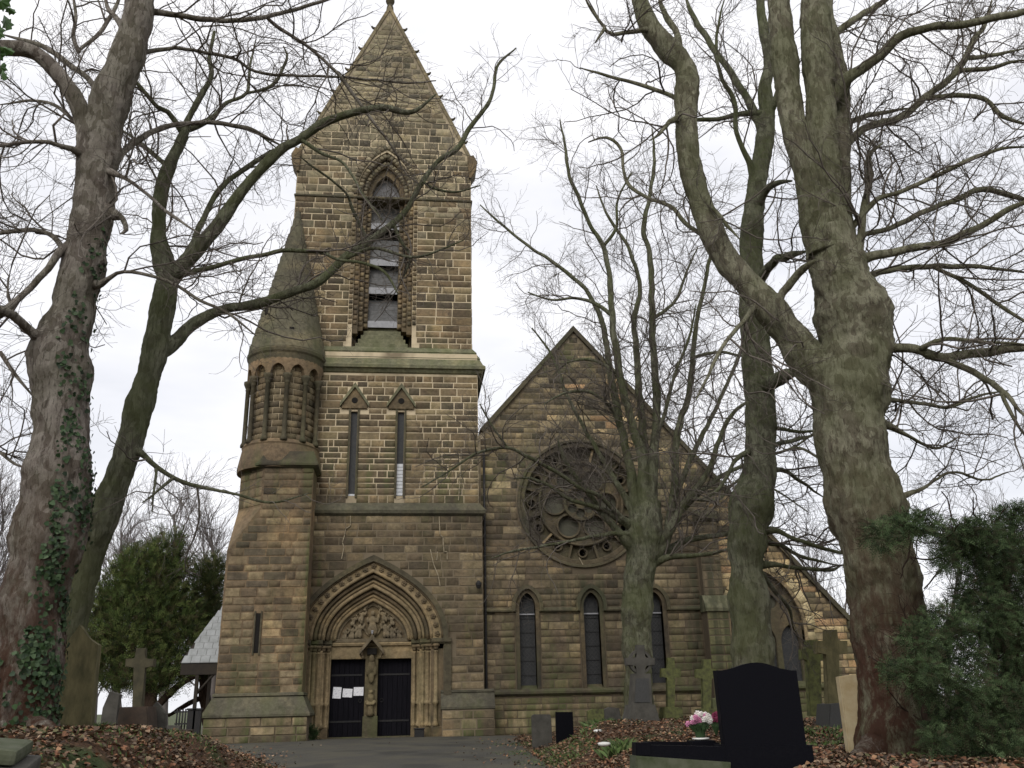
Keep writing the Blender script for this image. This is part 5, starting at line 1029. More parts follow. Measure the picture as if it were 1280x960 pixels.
E_br = [([(1040, 130, 10), (1050, 112, 12), (1058, 100, 11), (1088, 79, 9), (1110, 58, 8.5), (1125, 46, 8), (1167, 33, 7), (1192, 32, 7), (1233, 25, 7), (1280, 14, 6), (1320, 5, 5)], .2, -.8), ([(1030, 62, 8), (1040, 45, 6.5), (1067, 25, 6), (1100, 4, 5), (1130, -20, 4)], .2, .8),
 ([(1040, 200, 9), (1052, 188, 7.5), (1079, 162, 6.6), (1125, 146, 6.6), (1158, 121, 6), (1196, 88, 6), (1217, 50, 4.6), (1230, 33, 4), (1240, 0, 3)], 0, .9), ([(1045, 162, 8), (1058, 154, 5), (1096, 142, 4.2), (1135, 135, 4)], 0, .4), ([(1196, 88, 4.5), (1233, 86, 3.6), (1258, 79, 3), (1285, 75, 2.6)], .8, .4), ([(1212, 72, 3.2), (1245, 68, 3), (1285, 60, 2.6)], .8, 1.4), ([(1155, 123, 4.4), (1200, 119, 4), (1233, 125, 4), (1254, 146, 4), (1290, 158, 3.4)], .6, .2),
 ([(1074, 372, 10), (1074, 330, 8), (1079, 267, 6.2), (1087, 225, 6), (1086, 196, 5), (1104, 178, 2.8)], -.3, -.5), ([(1055, 295, 8), (1066, 283, 5.6), (1096, 250, 4.4), (1133, 237, 4), (1175, 217, 4), (1212, 200, 4), (1246, 187, 3.2), (1290, 183, 3)], 0, -.7), ([(1058, 305, 8), (1067, 297, 4.6), (1108, 287, 5), (1150, 267, 5), (1192, 250, 5), (1229, 237, 5), (1280, 250, 4), (1300, 256, 4)], 0, .8), ([(1068, 335, 10), (1083, 323, 8.4), (1133, 312, 7), (1183, 302, 7), (1225, 283, 5.4), (1262, 262, 5), (1310, 240, 4)], 0, -.8), ([(1070, 355, 9), (1085, 346, 6.4), (1125, 335, 5.2), (1167, 333, 5), (1212, 333, 4.2), (1290, 341, 4)], 0, .6), ([(1167, 335, 4), (1208, 354, 3.4), (1246, 379, 3.2), (1275, 398, 3), (1310, 416, 2.6)], .4, 0),
 ([(1085, 437, 16), (1100, 436, 9.5), (1143, 436, 8.4), (1179, 447, 8.4), (1223, 441, 8), (1259, 437, 8), (1320, 430, 7)], 0, -1), ([(1150, 436, 5), (1158, 432, 4.5), (1179, 423, 4.2), (1219, 427, 3.6), (1300, 431, 3)], -.4, -1), ([(1179, 449, 5.5), (1226, 470, 5), (1252, 489, 5), (1290, 528, 4)], -.5, -1.4), ([(1252, 489, 4), (1255, 500, 3.4), (1268, 524, 3), (1285, 550, 2.6)], -1.1, -1.2), ([(1085, 499, 12), (1102, 499, 5), (1143, 503, 3.6), (1183, 509, 3), (1219, 496, 2.6), (1260, 488, 2)], 0, .9),
 ([(850, 68, 9), (845, 42, 5.4), (830, 15, 5), (820, -15, 4)], .9, 1.4), ([(862, 132, 9), (843, 122, 4.2), (796, 104, 3.2), (758, 94, 2.6), (725, 85, 2)], .9, 1.6), ([(852, 146, 7), (838, 152, 4.2), (826, 166, 3.0), (812, 176, 2.0)], .9, .2), ([(818, 38, 6), (806, 37, 4.2), (767, 42, 3.5), (754, 33, 3), (738, 12, 2.6), (728, -10, 2)], 1, .5), ([(755, 36, 2.6), (744, 54, 2.2)], .7, .7), ([(905, 338, 8), (892, 308, 4.4), (858, 279, 3.8), (837, 258, 3.6), (808, 246, 3.4), (783, 225, 3), (775, 185, 2.8), (757, 172, 2.4), (735, 178, 1.8)], .8, 2),
 ([(1020, 470, 12), (975, 388, 8), (990, 352, 7), (1005, 335, 7), (1020, 325, 7)], .5, -.2), ([(870, 230, 6), (884, 250, 3.8), (905, 278, 3.2), (925, 300, 2.6)], .8, .2), ([(950, 375, 7), (930, 400, 4), (905, 430, 3.4), (885, 470, 2.8), (870, 500, 2)], .6, -.2), ([(1060, 570, 10), (1030, 575, 3), (1000, 560, 2.4), (975, 565, 2)], .2, 1.4), ([(1120, 620, 8), (1150, 612, 3), (1190, 590, 2.4), (1230, 600, 2), (1260, 590, 1.6)], .2, 2), ([(1100, 520, 10), (1135, 545, 3.2), (1170, 560, 2.6), (1200, 545, 2)], .1, 1.2)]
TE, LE = tree('huge forked plane tree with patchy bark beside the cream gravestone', -17, E_tr, E_br, M['bark_olive'], 53, G1, sides=72, lsc=0.72, twig_kw=dict(d1=4.4, d2=5.4, d3=9.0, s=1.05))
# exposed roots of the big trees
for T, lst, Y in ((TE, [((1095, 935, 20), (1075, 955, 14), (1050, 968, 8)), ((1150, 945, 24), (1185, 962, 16), (1220, 975, 9)), ((1125, 945, 26), (1120, 965, 20), (1112, 990, 12))], -17.2), (TA, [((40, 905, 18), (62, 920, 12), (85, 934, 6)), ((0, 910, 20), (-20, 930, 14), (-40, 950, 8))], -17.2)):
    for k, q in enumerate(lst): limb('root', list(q), Y, 0, -0.5, M['bark_plane'], T, 12, 0.05, 0.2, k*3.3, 0.2)
M['yew_bark'] = simple('dark_yew_bark', (0.05, 0.034, 0.024), (0.03, 0.02, 0.015), 0.95, 12, (1, 1, .3), 0.5, 0.1)
# ------------------------------------------------------------------ leafy things
def tinted(K, cols, rng, var=0.25):
    c = np.array(cols)[rng.integers(0, len(cols), K)]; return c*rng.uniform(1-var, 1+var, (K, 1))
def sprays(ells, n, slen, llen, lw, nl, rng, cols, out=0.6, up=0.2, shell=0.5, hgt_tint=None):
    Ps, Ds = [], []
    vol = np.array([e[3]*e[4]*e[5] for e in ells])**0.75; cn = (vol/vol.sum()*n).astype(int)
    for e, c in zip(ells, cn):
        d = rng.normal(size=(c, 3)); d /= np.linalg.norm(d, axis=1)[:, None]; r = rng.uniform(shell, 1, (c, 1))**0.5
        r = r*(1+0.18*wob(d*2+np.array(e[:3]), 2.2, 3)[:, None])
        Ps.append(np.array(e[:3])+d*r*np.array(e[3:6])); dd = d*out+rng.normal(size=(c, 3))*0.5; dd[:, 2] += up; Ds.append(dd/np.linalg.norm(dd, axis=1)[:, None])
    P = np.concatenate(Ps); D = np.concatenate(Ds); K = len(P)
    s = np.cross(D, rng.normal(size=(K, 3))); s /= np.linalg.norm(s, axis=1)[:, None]; nn = np.cross(D, s)
    L_ = rng.uniform(0.6, 1.2, (K, 1))*slen; t = np.linspace(0.05, 1, nl); V = np.zeros((K, nl, 4, 3))
    for j in range(nl):
        sg = 1 if j % 2 else -1; b = P+D*L_*t[j]-np.array([0, 0, 1])*0.25*slen*t[j]**2; ld = D*0.65+s*sg*0.8+rng.normal(size=(K, 3))*0.12; ld /= np.linalg.norm(ld, axis=1)[:, None]
        wv = np.cross(ld, nn); wv /= np.linalg.norm(wv, axis=1)[:, None]+1e-9; ll = llen*(1.1-0.5*t[j])
        V[:, j, 0] = b; V[:, j, 1] = b+ld*ll*0.5+wv*lw; V[:, j, 2] = b+ld*ll; V[:, j, 3] = b+ld*ll*0.5-wv*lw
    F = np.arange(K*nl*4).reshape(-1, 4); C = np.repeat(tinted(K, cols, rng), nl*4, axis=0)
    return V.reshape(-1, 3), F, C
def foliage(name, parent, ells, n, slen, llen, lw, nl, seed, cols, mat='needles', **kw):
    V, F, C = sprays(ells, n, slen, llen, lw, nl, np.random.default_rng(seed), cols, **kw); return fast(name, V, F, M[mat], parent, 'stuff', tint=C)
GRN = [(0.022, 0.045, 0.018), (0.035, 0.065, 0.022), (0.05, 0.085, 0.03), (0.018, 0.035, 0.018), (0.03, 0.055, 0.03)]
def px_ell(u, v, ru, rv, Y, ry=None):
    p = at(u, v, Y); k = depth(p)/FPX; return (p[0], p[1], p[2], ru*k, ry if ry else ru*k*0.8, rv*k)
# F: yew at the right edge, with boughs reaching over the trunk
p = at(1262, 960, -18.2); YF = empty('yew_shrub', p, 'dark green yew spreading over the foot of the forked plane tree', 'shrub')
E_ = [px_ell(*q) for q in [(1225, 690, 55, 30, -18), (1262, 720, 50, 60, -17.6), (1190, 668, 40, 16, -18.3), (1130, 660, 34, 16, -18.8), (1100, 672, 22, 20, -18.9), (1150, 650, 24, 10, -18.8), (1225, 760, 42, 40, -18), (1258, 810, 50, 60, -17.6), (1180, 780, 36, 24, -18.6), (1150, 800, 26, 26, -18.9), (1195, 820, 40, 22, -18.3), (1145, 838, 40, 14, -19.0), (1115, 838, 18, 12, -19.2), (1185, 860, 50, 24, -18.6), (1240, 890, 55, 50, -18), (1195, 905, 40, 24, -18.5), (1285, 660, 40, 30, -18), (1290, 860, 50, 100, -17.4), (1225, 660, 24, 14, -18.4), (1265, 640, 20, 10, -18), (1180, 700, 20, 16, -18.4), (1240, 940, 60, 30, -18.2), (1170, 925, 22, 16, -18.7)]]
foliage('foliage', YF, E_, 27000, 0.12, 0.032, 0.004, 11, 5, [(0.034, 0.056, 0.022), (0.055, 0.085, 0.034), (0.085, 0.125, 0.055), (0.016, 0.028, 0.012), (0.048, 0.075, 0.028), (0.045, 0.038, 0.022)], out=0.5, up=0.15, shell=0.05)
yl = []
for k, q in enumerate([[(1262, 975, 10), (1255, 900, 12), (1262, 820, 10), (1258, 740, 7), (1265, 660, 3)], [(1255, 900, 8), (1215, 870, 5), (1165, 845, 3.4), (1120, 840, 2)], [(1262, 815, 7), (1220, 790, 5), (1170, 790, 3), (1140, 800, 2)], [(1258, 740, 6), (1220, 690, 4), (1160, 665, 3), (1100, 668, 2)], [(1190, 970, 14), (1172, 920, 11), (1160, 880, 9), (1180, 800, 8), (1215, 740, 5)], [(1262, 880, 7), (1300, 800, 5), (1300, 700, 3)]]):
    _, c_ = limb('trunk' if k in (0, 4) else 'branch', q, -17.5, 0, -0.9 if k in (1, 2, 3) else 0, M['yew_bark'], YF, 10, 0.08, 0.12, k*2.2, 0.4); yl.append(c_)
twigs(YF, yl, M['yew_bark'], 91, 9, 7, 5, s=0.55, up=0.1, rmax=9)
# G: yews behind the porch
def yew(label, ells, n, trunk, Y, seed, cols, slen=0.46):
    b = at(trunk[0][0][0], trunk[0][0][1], Y); T = empty('yew_tree', b, label, 'tree', 'dark yews left of the church')
    for k, q in enumerate(trunk): limb('trunk' if k == 0 else 'branch', q, Y, 0, 0.2*(-1)**k, M['yew_bark'], T, 10, 0.12, 0.12, seed+k, 0.3)
    foliage('crown', T, [px_ell(*e) for e in ells], n, slen, 0.11, 0.011, 12, seed, cols, out=0.35, up=0.9, shell=0.1)
yew('broad rounded yew behind the stone cross on a block', [(165, 790, 52, 55, 5), (200, 700, 22, 36, 5), (180, 730, 36, 50, 5), (150, 740, 26, 40, 5), (195, 770, 42, 50, 5), (130, 790, 22, 50, 5), (215, 730, 26, 46, 5), (140, 835, 28, 32, 5), (200, 838, 38, 34, 5), (170, 850, 40, 22, 5), (165, 710, 16, 26, 5), (232, 800, 22, 60, 5), (120, 760, 16, 28, 5), (222, 685, 10, 22, 5)], 14000,
    [[(190, 915, 10), (188, 860, 8), (190, 800, 7), (190, 720, 4), (196, 680, 2)], [(189, 880, 6), (170, 850, 4), (150, 810, 3)], [(189, 890, 5), (220, 860, 4), (252, 840, 3)], [(189, 870, 5), (225, 835, 4), (250, 810, 3)]], 5, 61, [(0.05, 0.078, 0.02), (0.08, 0.11, 0.03), (0.11, 0.135, 0.04), (0.024, 0.038, 0.013), (0.065, 0.055, 0.027)])
yew('narrow yellowish yew against the stair block wall', [(258, 745, 22, 40, 6.5), (268, 720, 14, 26, 6.5), (245, 780, 22, 40, 6.5), (262, 790, 20, 40, 6.5), (252, 830, 24, 20, 6.5), (250, 715, 10, 18, 6.5)], 3400, [[(262, 905, 8), (255, 860, 6), (258, 780, 4), (262, 700, 2)], [(258, 870, 4), (235, 880, 3), (210, 895, 2)]], 6.5, 67, [(0.05, 0.068, 0.02), (0.075, 0.09, 0.03), (0.035, 0.05, 0.018), (0.09, 0.085, 0.035)])
# ivy on A
rng = np.random.default_rng(8); c = LA[0]; K = 5200
P_, _ = resample(c, 400); zz = P_[:, 2]; t = rng.integers(3, 215, K*3); p = P_[t]
a = rng.normal(0.25, 0.75, K*3); h = p[:, 2]-p[:, 2].min()
prob = np.where(a > 0.2, np.clip(0.95-h/5.6, 0.10, 1), np.clip(0.55-h/2.4, 0.0, 1)*0.8); prob *= 0.8*(0.15+0.85*(wob(np.c_[p[:, :2], p[:, 2:3]]+np.c_[a, a, a]*0.3, 3.4, 2) > 0.05))
kx = rng.uniform(size=K*3) < prob; p, a = p[kx][:K], a[kx][:K]; K = len(p)
fr = np.array([0, -1.0, 0]); nrm = np.stack([np.sin(a*1.25), -np.cos(a*1.25), np.zeros(K)], -1); pos = p[:, :3]+nrm*(p[:, 3:4]*rng.uniform(1.0, 1.16, (K, 1)))
def leaf_quads(pos, nrm, size, rng, droop=0.6):
    K = len(pos); nr = nrm+rng.normal(size=(K, 3))*0.35; nr /= np.linalg.norm(nr, axis=1)[:, None]
    dn = np.array([0, 0, -1.0])*droop+rng.normal(size=(K, 3))*0.6; dn -= nr*(dn*nr).sum(1)[:, None]; dn /= np.linalg.norm(dn, axis=1)[:, None]; sd = np.cross(dn, nr)
    s = size*rng.uniform(0.6, 1.25, (K, 1)); V = np.zeros((K, 6, 3))
    for j, (a_, b_, c_) in enumerate([(0, -.5, 0), (.55, -.25, .12), (.35, .35, .05), (0, .7, 0), (-.35, .35, .05), (-.55, -.25, .12)]): V[:, j] = pos+sd*s*a_+dn*s*b_+nr*s*c_
    ix = np.arange(K)[:, None]*6; F = np.concatenate([ix+np.array([[0, 1, 2, 3]]), ix+np.array([[0, 3, 4, 5]])]); return V.reshape(-1, 3), F
V, F = leaf_quads(pos, nrm, 0.048, rng); o = fast('ivy', V, F, M['ivy'], None, 'stuff', tint=np.repeat(tinted(K, [(0.022, 0.045, 0.016), (0.035, 0.065, 0.024), (0.016, 0.03, 0.013), (0.05, 0.08, 0.035)], rng), 6, axis=0))
prop(o, 'glossy dark ivy climbing the right flank of the big grey plane trunk', 'ivy')
# leaves hanging in at the top left corner
LT = empty('leafy_twig', at(-12, -40, -25.2), 'bright green leaves hanging in at the top corner beside the grey plane branch', 'twig')
limb('stem', [(-14, -60, 1.6), (-8, 0, 1.3), (-2, 50, 1.1), (0, 88, 0.9)], -25.2, 0, 0, M['twig'], LT, 6, 0.03, 0.05, 1, 0.2)
M['green_leaf'] = simple('fresh_green_leaf', (0.05, 0.105, 0.02), (0.035, 0.075, 0.018), 0.45, 30, None, 0.1)
lv = [(0, 2), (.5, 1.2), (.78, 1.35), (.6, .55), (.95, .1), (.5, -.25), (.45, -.8), (0, -1.0), (-.45, -.8), (-.5, -.25), (-.95, .1), (-.6, .55), (-.78, 1.35), (-.5, 1.2)]
for k, (u, v, s, a) in enumerate([(2, 4, 13, 2.6), (8, 28, 11, 0.4), (-4, 40, 14, 3.4), (7, 62, 10, 1.2), (1, 86, 9, 2.9), (12, 12, 8, 1.0), (4, 94, 7, .3), (-4, 70, 10, 2.2)]):
    q = at(u, v, -25.2+0.05*(k % 3)); sz = s*depth(q)/FPX*0.75; bm = bmesh.new(); c0 = bm.verts.new((q[0], q[1]-0.01, q[2]))
    vs = [bm.verts.new((q[0]+sz*(x*math.cos(a)-(y-.5)*math.sin(a)), q[1]+0.012*abs(x), q[2]+sz*(x*math.sin(a)+(y-.5)*math.cos(a)))) for x, y in lv]
    for i in range(len(vs)): bm.faces.new((c0, vs[i], vs[(i+1) % len(vs)]))
    from_bm('leaf', bm, M['green_leaf'], LT)
# ------------------------------------------------------------------ far trees
def far_tree(label, u, vb, vt, Y, seed, spread=0.5, group='thin bare trees on the skyline'):
    rng = np.random.default_rng(seed); b = at(u, 880, Y); b[2] = -1.2; top = at(u+rng.uniform(-8, 8), vt, Y); H = top[2]-b[2]
    T = empty('distant_tree', b, label, 'tree', group); n = 12; t = np.linspace(0, 1, n)
    C = np.c_[b[0]+(top[0]-b[0])*t+0.25*np.sin(t*5+seed), np.full(n, Y), b[2]+H*0.8*t, 0.02*H*(1-0.85*t)]
    V, F, *_ = tube(C[:, :3], C[:, 3], 8); fast('trunk', V.reshape(-1, 3), F, M['far_bark'], T, None, True)
    P = C[None, :, :3]; R = C[None, :, 3]; Ln = np.array([H]); VV, FF = [], []; base = 0
    for dens, lf, npt, rc, tm in ((2.6, (0.2*H, 0.5*H), 9, 0.05, .2), (2.4, (.07*H, .2*H), 6, 0.02, .15), (3.2, (.03*H, .09*H), 4, 0.011, .1)):
        P, R, Ln = grow(P, R, Ln, dens, lf, npt, (0.3, 0.9), 0.22, 0.16, rng, rmax=9, tmin=tm, rcap=rc, rmin=0.006); v, f = batch(P, R, 3); VV.append(v); FF.append(f+base); base += len(v)
    fast('crown', np.concatenate(VV), np.concatenate(FF), M['far_bark'], T, 'stuff')
for u, vt, Y, sd, lb in [(12, 560, 18, 1, 'bare far tree at the picture edge beyond the ivy-grown trunk'), (-25, 590, 22, 2, 'bare far tree half cut off at the edge by the ivy trunk'), (160, 600, 24, 3, 'thin bare tree rising just above the rounded yew, nearer the leaning trunk'), (215, 575, 22, 4, 'thin bare tree rising behind the top of the rounded yew'), (268, 600, 20, 5, 'thin bare tree close to the stair block edge'), (120, 640, 26, 6, 'low bare tree between the leaning trunk and the yew'),
                        (1015, 655, 30, 7, 'pale bare tree above the right slope of the nave gable'), (1055, 690, 34, 8, 'small pale bare tree between the gable end and the forked plane'), (1180, 640, 30, 9, 'pale bare tree showing above the dark yew boughs'), (1235, 612, 30, 10, 'pale bare tree rising above the right part of the yew'), (1285, 640, 32, 11, 'pale bare tree at the picture edge above the yew')]:
    far_tree(lb, u, 880, vt, Y, sd)
# ------------------------------------------------------------------ graves
def px2(u, v, Y): p = at(u, v, Y); return (p[0], p[2])
def headstone(name, pts, Y, th, mat, label, cat='gravestone', group=None, bev=0.012, sink=0.25):
    q = [px2(u, v, Y) for u, v in pts]; zs_ = min(z for _, z in q); gz = float(hgt(np.array(q[0][0]), np.array(Y)))
    q = [(x, z if z > zs_+0.03 else min(z, gz)-sink) for x, z in q]
    area_ = sum(a[0]*b[1]-b[0]*a[1] for a, b in zip(q, q[1:]+q[:1]))
    o = slab(name, q if area_ > 0 else q[::-1], Y, Y+th, mat, None, bev); return prop(o, label, cat, group)
headstone('gravestone', [(62, 918), (66, 880), (73, 830), (79, 808), (90, 796), (99, 781), (109, 797), (122, 806), (119, 835), (112, 918)], -16, 0.16, M['grave_mossy'], 'tall pointed mossy gravestone leaning beside the ivy-grown trunk')
# cross on block
def cross(name, u, v_top, v_bot, sw, arm, v_arm, ah, Y, th, mat, label, tilt=0, ringr=0, parent=None, group=None, flare=0.0):
    pts = [(u-sw, v_bot), (u-sw*(1-flare), v_arm+ah), (u-arm, v_arm+ah), (u-arm, v_arm-ah), (u-sw*.95, v_arm-ah), (u-sw*.95, v_top), (u+sw*.95, v_top), (u+sw*.95, v_arm-ah), (u+arm, v_arm-ah), (u+arm, v_arm+ah), (u+sw*(1-flare), v_arm+ah), (u+sw, v_bot)]
    pts = [(x+tilt*(v_bot-y), y) for x, y in pts]; q = [px2(*p_, Y) for p_ in pts]; T = parent
    if T is None:
        T = empty(name, (px2(u, v_bot, Y)[0], Y, px2(u, v_bot, Y)[1]), label, 'cross', group)
    slab('cross_head', q[::-1] if sum(a[0]*b[1]-b[0]*a[1] for a, b in zip(q, q[1:]+q[:1])) < 0 else q, Y, Y+th, mat, T, 0.012)
    if ringr:
        c_ = px2(u+tilt*(v_bot-v_arm), v_arm, Y); k = depth(at(u, v_arm, Y))/FPX; holed('ring', circle(c_[0], c_[1], ringr*k, 28), [circle(c_[0], c_[1], (ringr-3.2)*k, 28)], Y+0.02, Y+th-0.02, mat, T)
    return T
def block(name, pts, Y, y0, y1, mat, parent, bev=0.015):
    q = [px2(*p_, Y) for p_ in pts]; q = q[::-1] if sum(a[0]*b[1]-b[0]*a[1] for a, b in zip(q, q[1:]+q[:1])) < 0 else q; return slab(name, q, Y+y0, Y+y1, mat, parent, bev)
T = cross('stone_cross', 171, 810, 886, 6.2, 18, 828.5, 5, -12, 0.14, M['cross_brown'], 'weathered stone cross on a rough block below the rounded yew', 0.06); block('base', [(147, 925), (150, 884), (187, 883), (190, 925)], -12, -0.15, 0.4, M['grave_brown'], T)
headstone('gravestone', [(122, 925), (128, 885), (137, 864), (150, 868), (144, 900), (146, 925)], -12.6, 0.12, M['grave_grey'], 'small slanted grey gravestone between the tall pointed stone and the cross')
headstone('gravestone', [(188, 925), (189, 890), (191, 882), (195, 877), (200, 882), (206, 892), (210, 925)], -11.5, 0.12, M['grave_grey'], 'small rounded gravestone just right of the cross on a block')
T = empty('grave_kerb', (at(215, 915, -9)[0], -9, 0.3), 'low red-brown grave kerb near the black gate posts', 'grave kerb'); block('kerb_stone', [(150, 924), (150, 911), (240, 912), (240, 930)], -9, 0, 0.15, M['grave_brown'], T); block('kerb_stone', [(150, 916), (150, 905), (225, 907), (225, 920)], -8, 0, 0.12, M['grave_grey'], T)
# lying slab at lower left
T = empty('ledger_stone', at(10, 930, -21.5), 'moss-covered slab lying at the foot of the ivy-grown trunk', 'gravestone')
q = at(5, 925, -21.5); bm = bmesh.new(); bm_box(bm, -0.75, 0.14, -0.5, 0.30, 0.0, 0.09, 0.03); o = from_bm('slab', bm, M['concrete'], T); o.location = (q[0], q[1], q[2]-0.10); o.rotation_euler = (0.05, 0.1, 0.25)
bm = bmesh.new(); bm_box(bm, -0.85, 0.2, -0.6, 0.38, -0.25, 0.0, 0.02); o = from_bm('footing', bm, M['grave_grey'], T); o.location = (q[0], q[1], q[2]-0.11); o.rotation_euler = (0.05, 0.1, 0.25)
# gate posts and railings by the plinth
for k, (u, w) in enumerate(((238, 3.4), (245, 3.4))):
    a = px2(u-w, 888, -3.0); b = px2(u+w, 926, -3.0); T = empty('gate_post', (a[0], -3, b[1]), ('square black post, the one farther from the church wall', 'square black post, the one touching the tower plinth')[k], 'post')
    box('shaft', a[0], b[0], -3, -2.85, b[1]-0.2, a[1], M['iron'], T, 0.008); box('cap', a[0]-0.02, b[0]+0.02, -3.02, -2.83, a[1], a[1]+0.05, M['iron'], T, 0.008)
T = empty('railing', (at(228, 900, -2)[0], -2, 0.2), 'short run of black iron railing beside the gate posts', 'railing')
for u in (222, 225.5, 229, 232.5): a = px2(u, 886, -2); b = px2(u, 915, -2); tube_obj('bar', [(a[0], -2, b[1]), (a[0], -2, a[1])], 0.02, M['iron'], T, 6)
for v in (890, 905): a = px2(218, v, -2); b = px2(236, v, -2); box('rail', a[0], b[0], -2.02, -1.98, a[1]-0.02, a[1]+0.02, M['iron'], T)
# right side
headstone('gravestone', [(666, 930), (665, 895), (668, 893), (687, 893), (689, 895), (691, 930)], -6.6, 0.14, M['grave_grey'], 'small dull grey gravestone at the path edge below the first lancet')
headstone('gravestone', [(696, 928), (695, 890), (716, 890), (718, 928)], -7.2, 0.12, M['granite_black'], 'small shiny black gravestone beside the dull grey one')
headstone('gravestone', [(735, 910), (735, 889), (741, 886), (755, 886), (756, 910)], -5.5, 0.2, M['grave_green'], 'low mossy gravestone against the nave plinth below the middle lancet')
headstone('gravestone', [(755, 910), (755, 887), (762, 884), (774, 885), (781, 908)], -5.0, 0.2, M['grave_grey'], 'low sloping grey gravestone between the mossy one and the big celtic cross')
T = cross('celtic_cross', 801, 806, 846, 5, 18, 827, 4.6, -9, 0.18, M['grave_grey'], 'large grey celtic cross on a tall base before the many-stemmed tree', 0, 14.5, flare=-0.1)
block('shaft', [(789, 882), (791, 842), (813, 842), (815, 882)], -9, -0.05, 0.25, M['grave_grey'], T); block('panel', [(792.5, 878), (794, 848), (810, 848), (811.5, 878)], -9, -0.065, -0.045, M['granite_grey'], T, 0.003); block('base', [(781, 915), (788, 881), (816, 881), (826, 915)], -9, -0.2, 0.45, M['grave_grey'], T)
T = cross('stone_cross', 839, 822, 888, 4.6, 12.5, 841, 5.5, -8, 0.13, M['grave_green'], 'green mossy cross just right of the many-stemmed tree'); block('base', [(826, 912), (829, 884), (851, 884), (854, 912)], -8, -0.12, 0.3, M['grave_green'], T)
T = cross('stone_cross', 884, 824, 890, 5.2, 14, 842, 5.5, -8, 0.13, M['grave_green'], 'mossy cross partly hidden behind the black headstone'); block('base', [(872, 912), (874, 886), (896, 886), (898, 912)], -8, -0.12, 0.3, M['grave_green'], T)
# black granite memorial
T = empty('granite_memorial', at(950, 950, -19.8), 'big polished black granite headstone with curved top', 'gravestone')
pts = [(906, 940), (895, 838)]+[(895+(996-895)*k/14, 838-10*math.sin(PI*max(0, min(1, (k/14-0.12)/0.76)))**1.3-0*k) for k in range(0, 15)]+[(1009, 936)]
Yh = -19.8; block('headstone', pts, Yh, 0, 0.09, M['granite_black'], T, 0.006); block('plinth', [(903, 962), (902, 931), (1013, 931), (1017, 962)], Yh, -0.05, 0.22, M['granite_black'], T, 0.01)
K_ = empty('grave_kerb', at(850, 940, -19.9), 'black granite kerb on mossy concrete left of the black headstone', 'grave kerb')
block('kerb_side', [(800, 946), (800, 931), (904, 933), (904, 952)], -19.8, -0.06, 0.06, M['granite_black'], K_, 0.006); block('corner_post', [(792.5, 944), (792.5, 928), (811, 928), (811, 945)], -19.8, -0.075, 0.08, M['granite_black'], K_, 0.006)
block('footing', [(791, 975), (791, 944), (908, 952), (908, 975)], -19.8, -0.12, 0.12, M['concrete'], K_, 0.01); block('kerb_side', [(806, 938), (806, 927), (900, 928), (900, 938)], -18.9, 0, 0.08, M['granite_black'], K_, 0.006)
# flower pot
def flowers(u, v, Y, cols, label, n, r, pot=True, seed=1):
    c_ = at(u, v, Y); rng = random.Random(seed); T = empty('flower_vase', (c_[0], Y, c_[2]-0.2), label, 'flowers')
    k = depth(c_)/FPX
    if pot:
        vz = at(u, v+23, Y)[2]; lathe('vase', c_[0], Y, [(0.03, vz+0.016), (0.045, vz+0.03), (0.05, vz+0.13), (0.055, vz+0.15)], M['stem_green'], T, 16, True); lathe('saucer', c_[0], Y, [(0.05, vz), (0.075, vz+0.006), (0.08, vz+0.018), (0.03, vz+0.02)], M['white_pot'], T, 18, True)
        box('vase_block', c_[0]-0.11, c_[0]+0.11, Y-0.09, Y+0.09, vz-0.12, vz-0.003, M['granite_black'], T, 0.006)
    bm = bmesh.new()
    for i in range(70):
        a = rng.uniform(0, 2*PI); b = rng.uniform(.2, 1); bm_tube(bm, [(c_[0], Y, c_[2]-0.14), (c_[0]+.5*r*b*math.cos(a), Y+.5*r*b*math.sin(a), c_[2]-.06), (c_[0]+r*b*math.cos(a), Y+r*b*math.sin(a)*.8, c_[2]-0.02+rng.uniform(-.03, .03))], [0.006, 0.016, 0.004], 4)
    from_bm('stems', bm, M['stem_green'], T)
    for i in range(n):
        a = rng.uniform(0, 2*PI); b = math.sqrt(rng.uniform(0, 1)); x, y, z = c_[0]+r*b*math.cos(a), Y+r*b*math.sin(a)*.7-.02, c_[2]+0.05*(1-b)+rng.uniform(-.03, .035)
        bm = bmesh.new(); s = rng.uniform(.024, .036)
        for layer in range(3):
            m_ = 7-layer; rr = s*(1-.28*layer)
            for j in range(m_):
                t_ = 2*PI*j/m_+layer*.4+i; w_ = PI/m_*1.05; zz_ = z+.006*layer
                P4 = [(x, y-.004*layer, zz_), (x+rr*.7*math.cos(t_-w_), y-.01-.008*layer, zz_+rr*.7*math.sin(t_-w_)), (x+rr*math.cos(t_), y-.002-.01*layer, zz_+rr*math.sin(t_)), (x+rr*.7*math.cos(t_+w_), y-.01-.008*layer, zz_+rr*.7*math.sin(t_+w_))]
                bm.faces.new([bm.verts.new(q_) for q_ in P4])
        from_bm('bloom', bm, M['petal_pink' if (i % 3 == 0) else 'petal_white'] if len(cols) > 1 else M[rng.choice(cols)], T)
    return T
flowers(874, 902, -19.3, ['petal_white', 'petal_white', 'petal_pink'], 'white and pink flowers in a pale vase on a black block', 34, 0.125)
flowers(894, 900, -18.9, ['petal_red'], 'dark pink flowers peeping out behind the black headstone', 10, 0.05, False, 4)
headstone('gravestone', [(1062, 940), (1049, 846), (1066, 843), (1081, 843), (1090, 940)], -16.9, 0.1, M['grave_cream'], 'cream limestone gravestone leaning against the forked plane tree')
T = cross('stone_cross', 1043, 787, 885, 7.2, 19, 809, 8, -13, 0.16, M['grave_mossy'], 'dark broad-armed stone cross rising behind the cream gravestone', -0.03, 0); block('base', [(1029, 912), (1031, 880), (1055, 878), (1058, 912)], -13, -0.2, 0.3, M['granite_grey'], T)
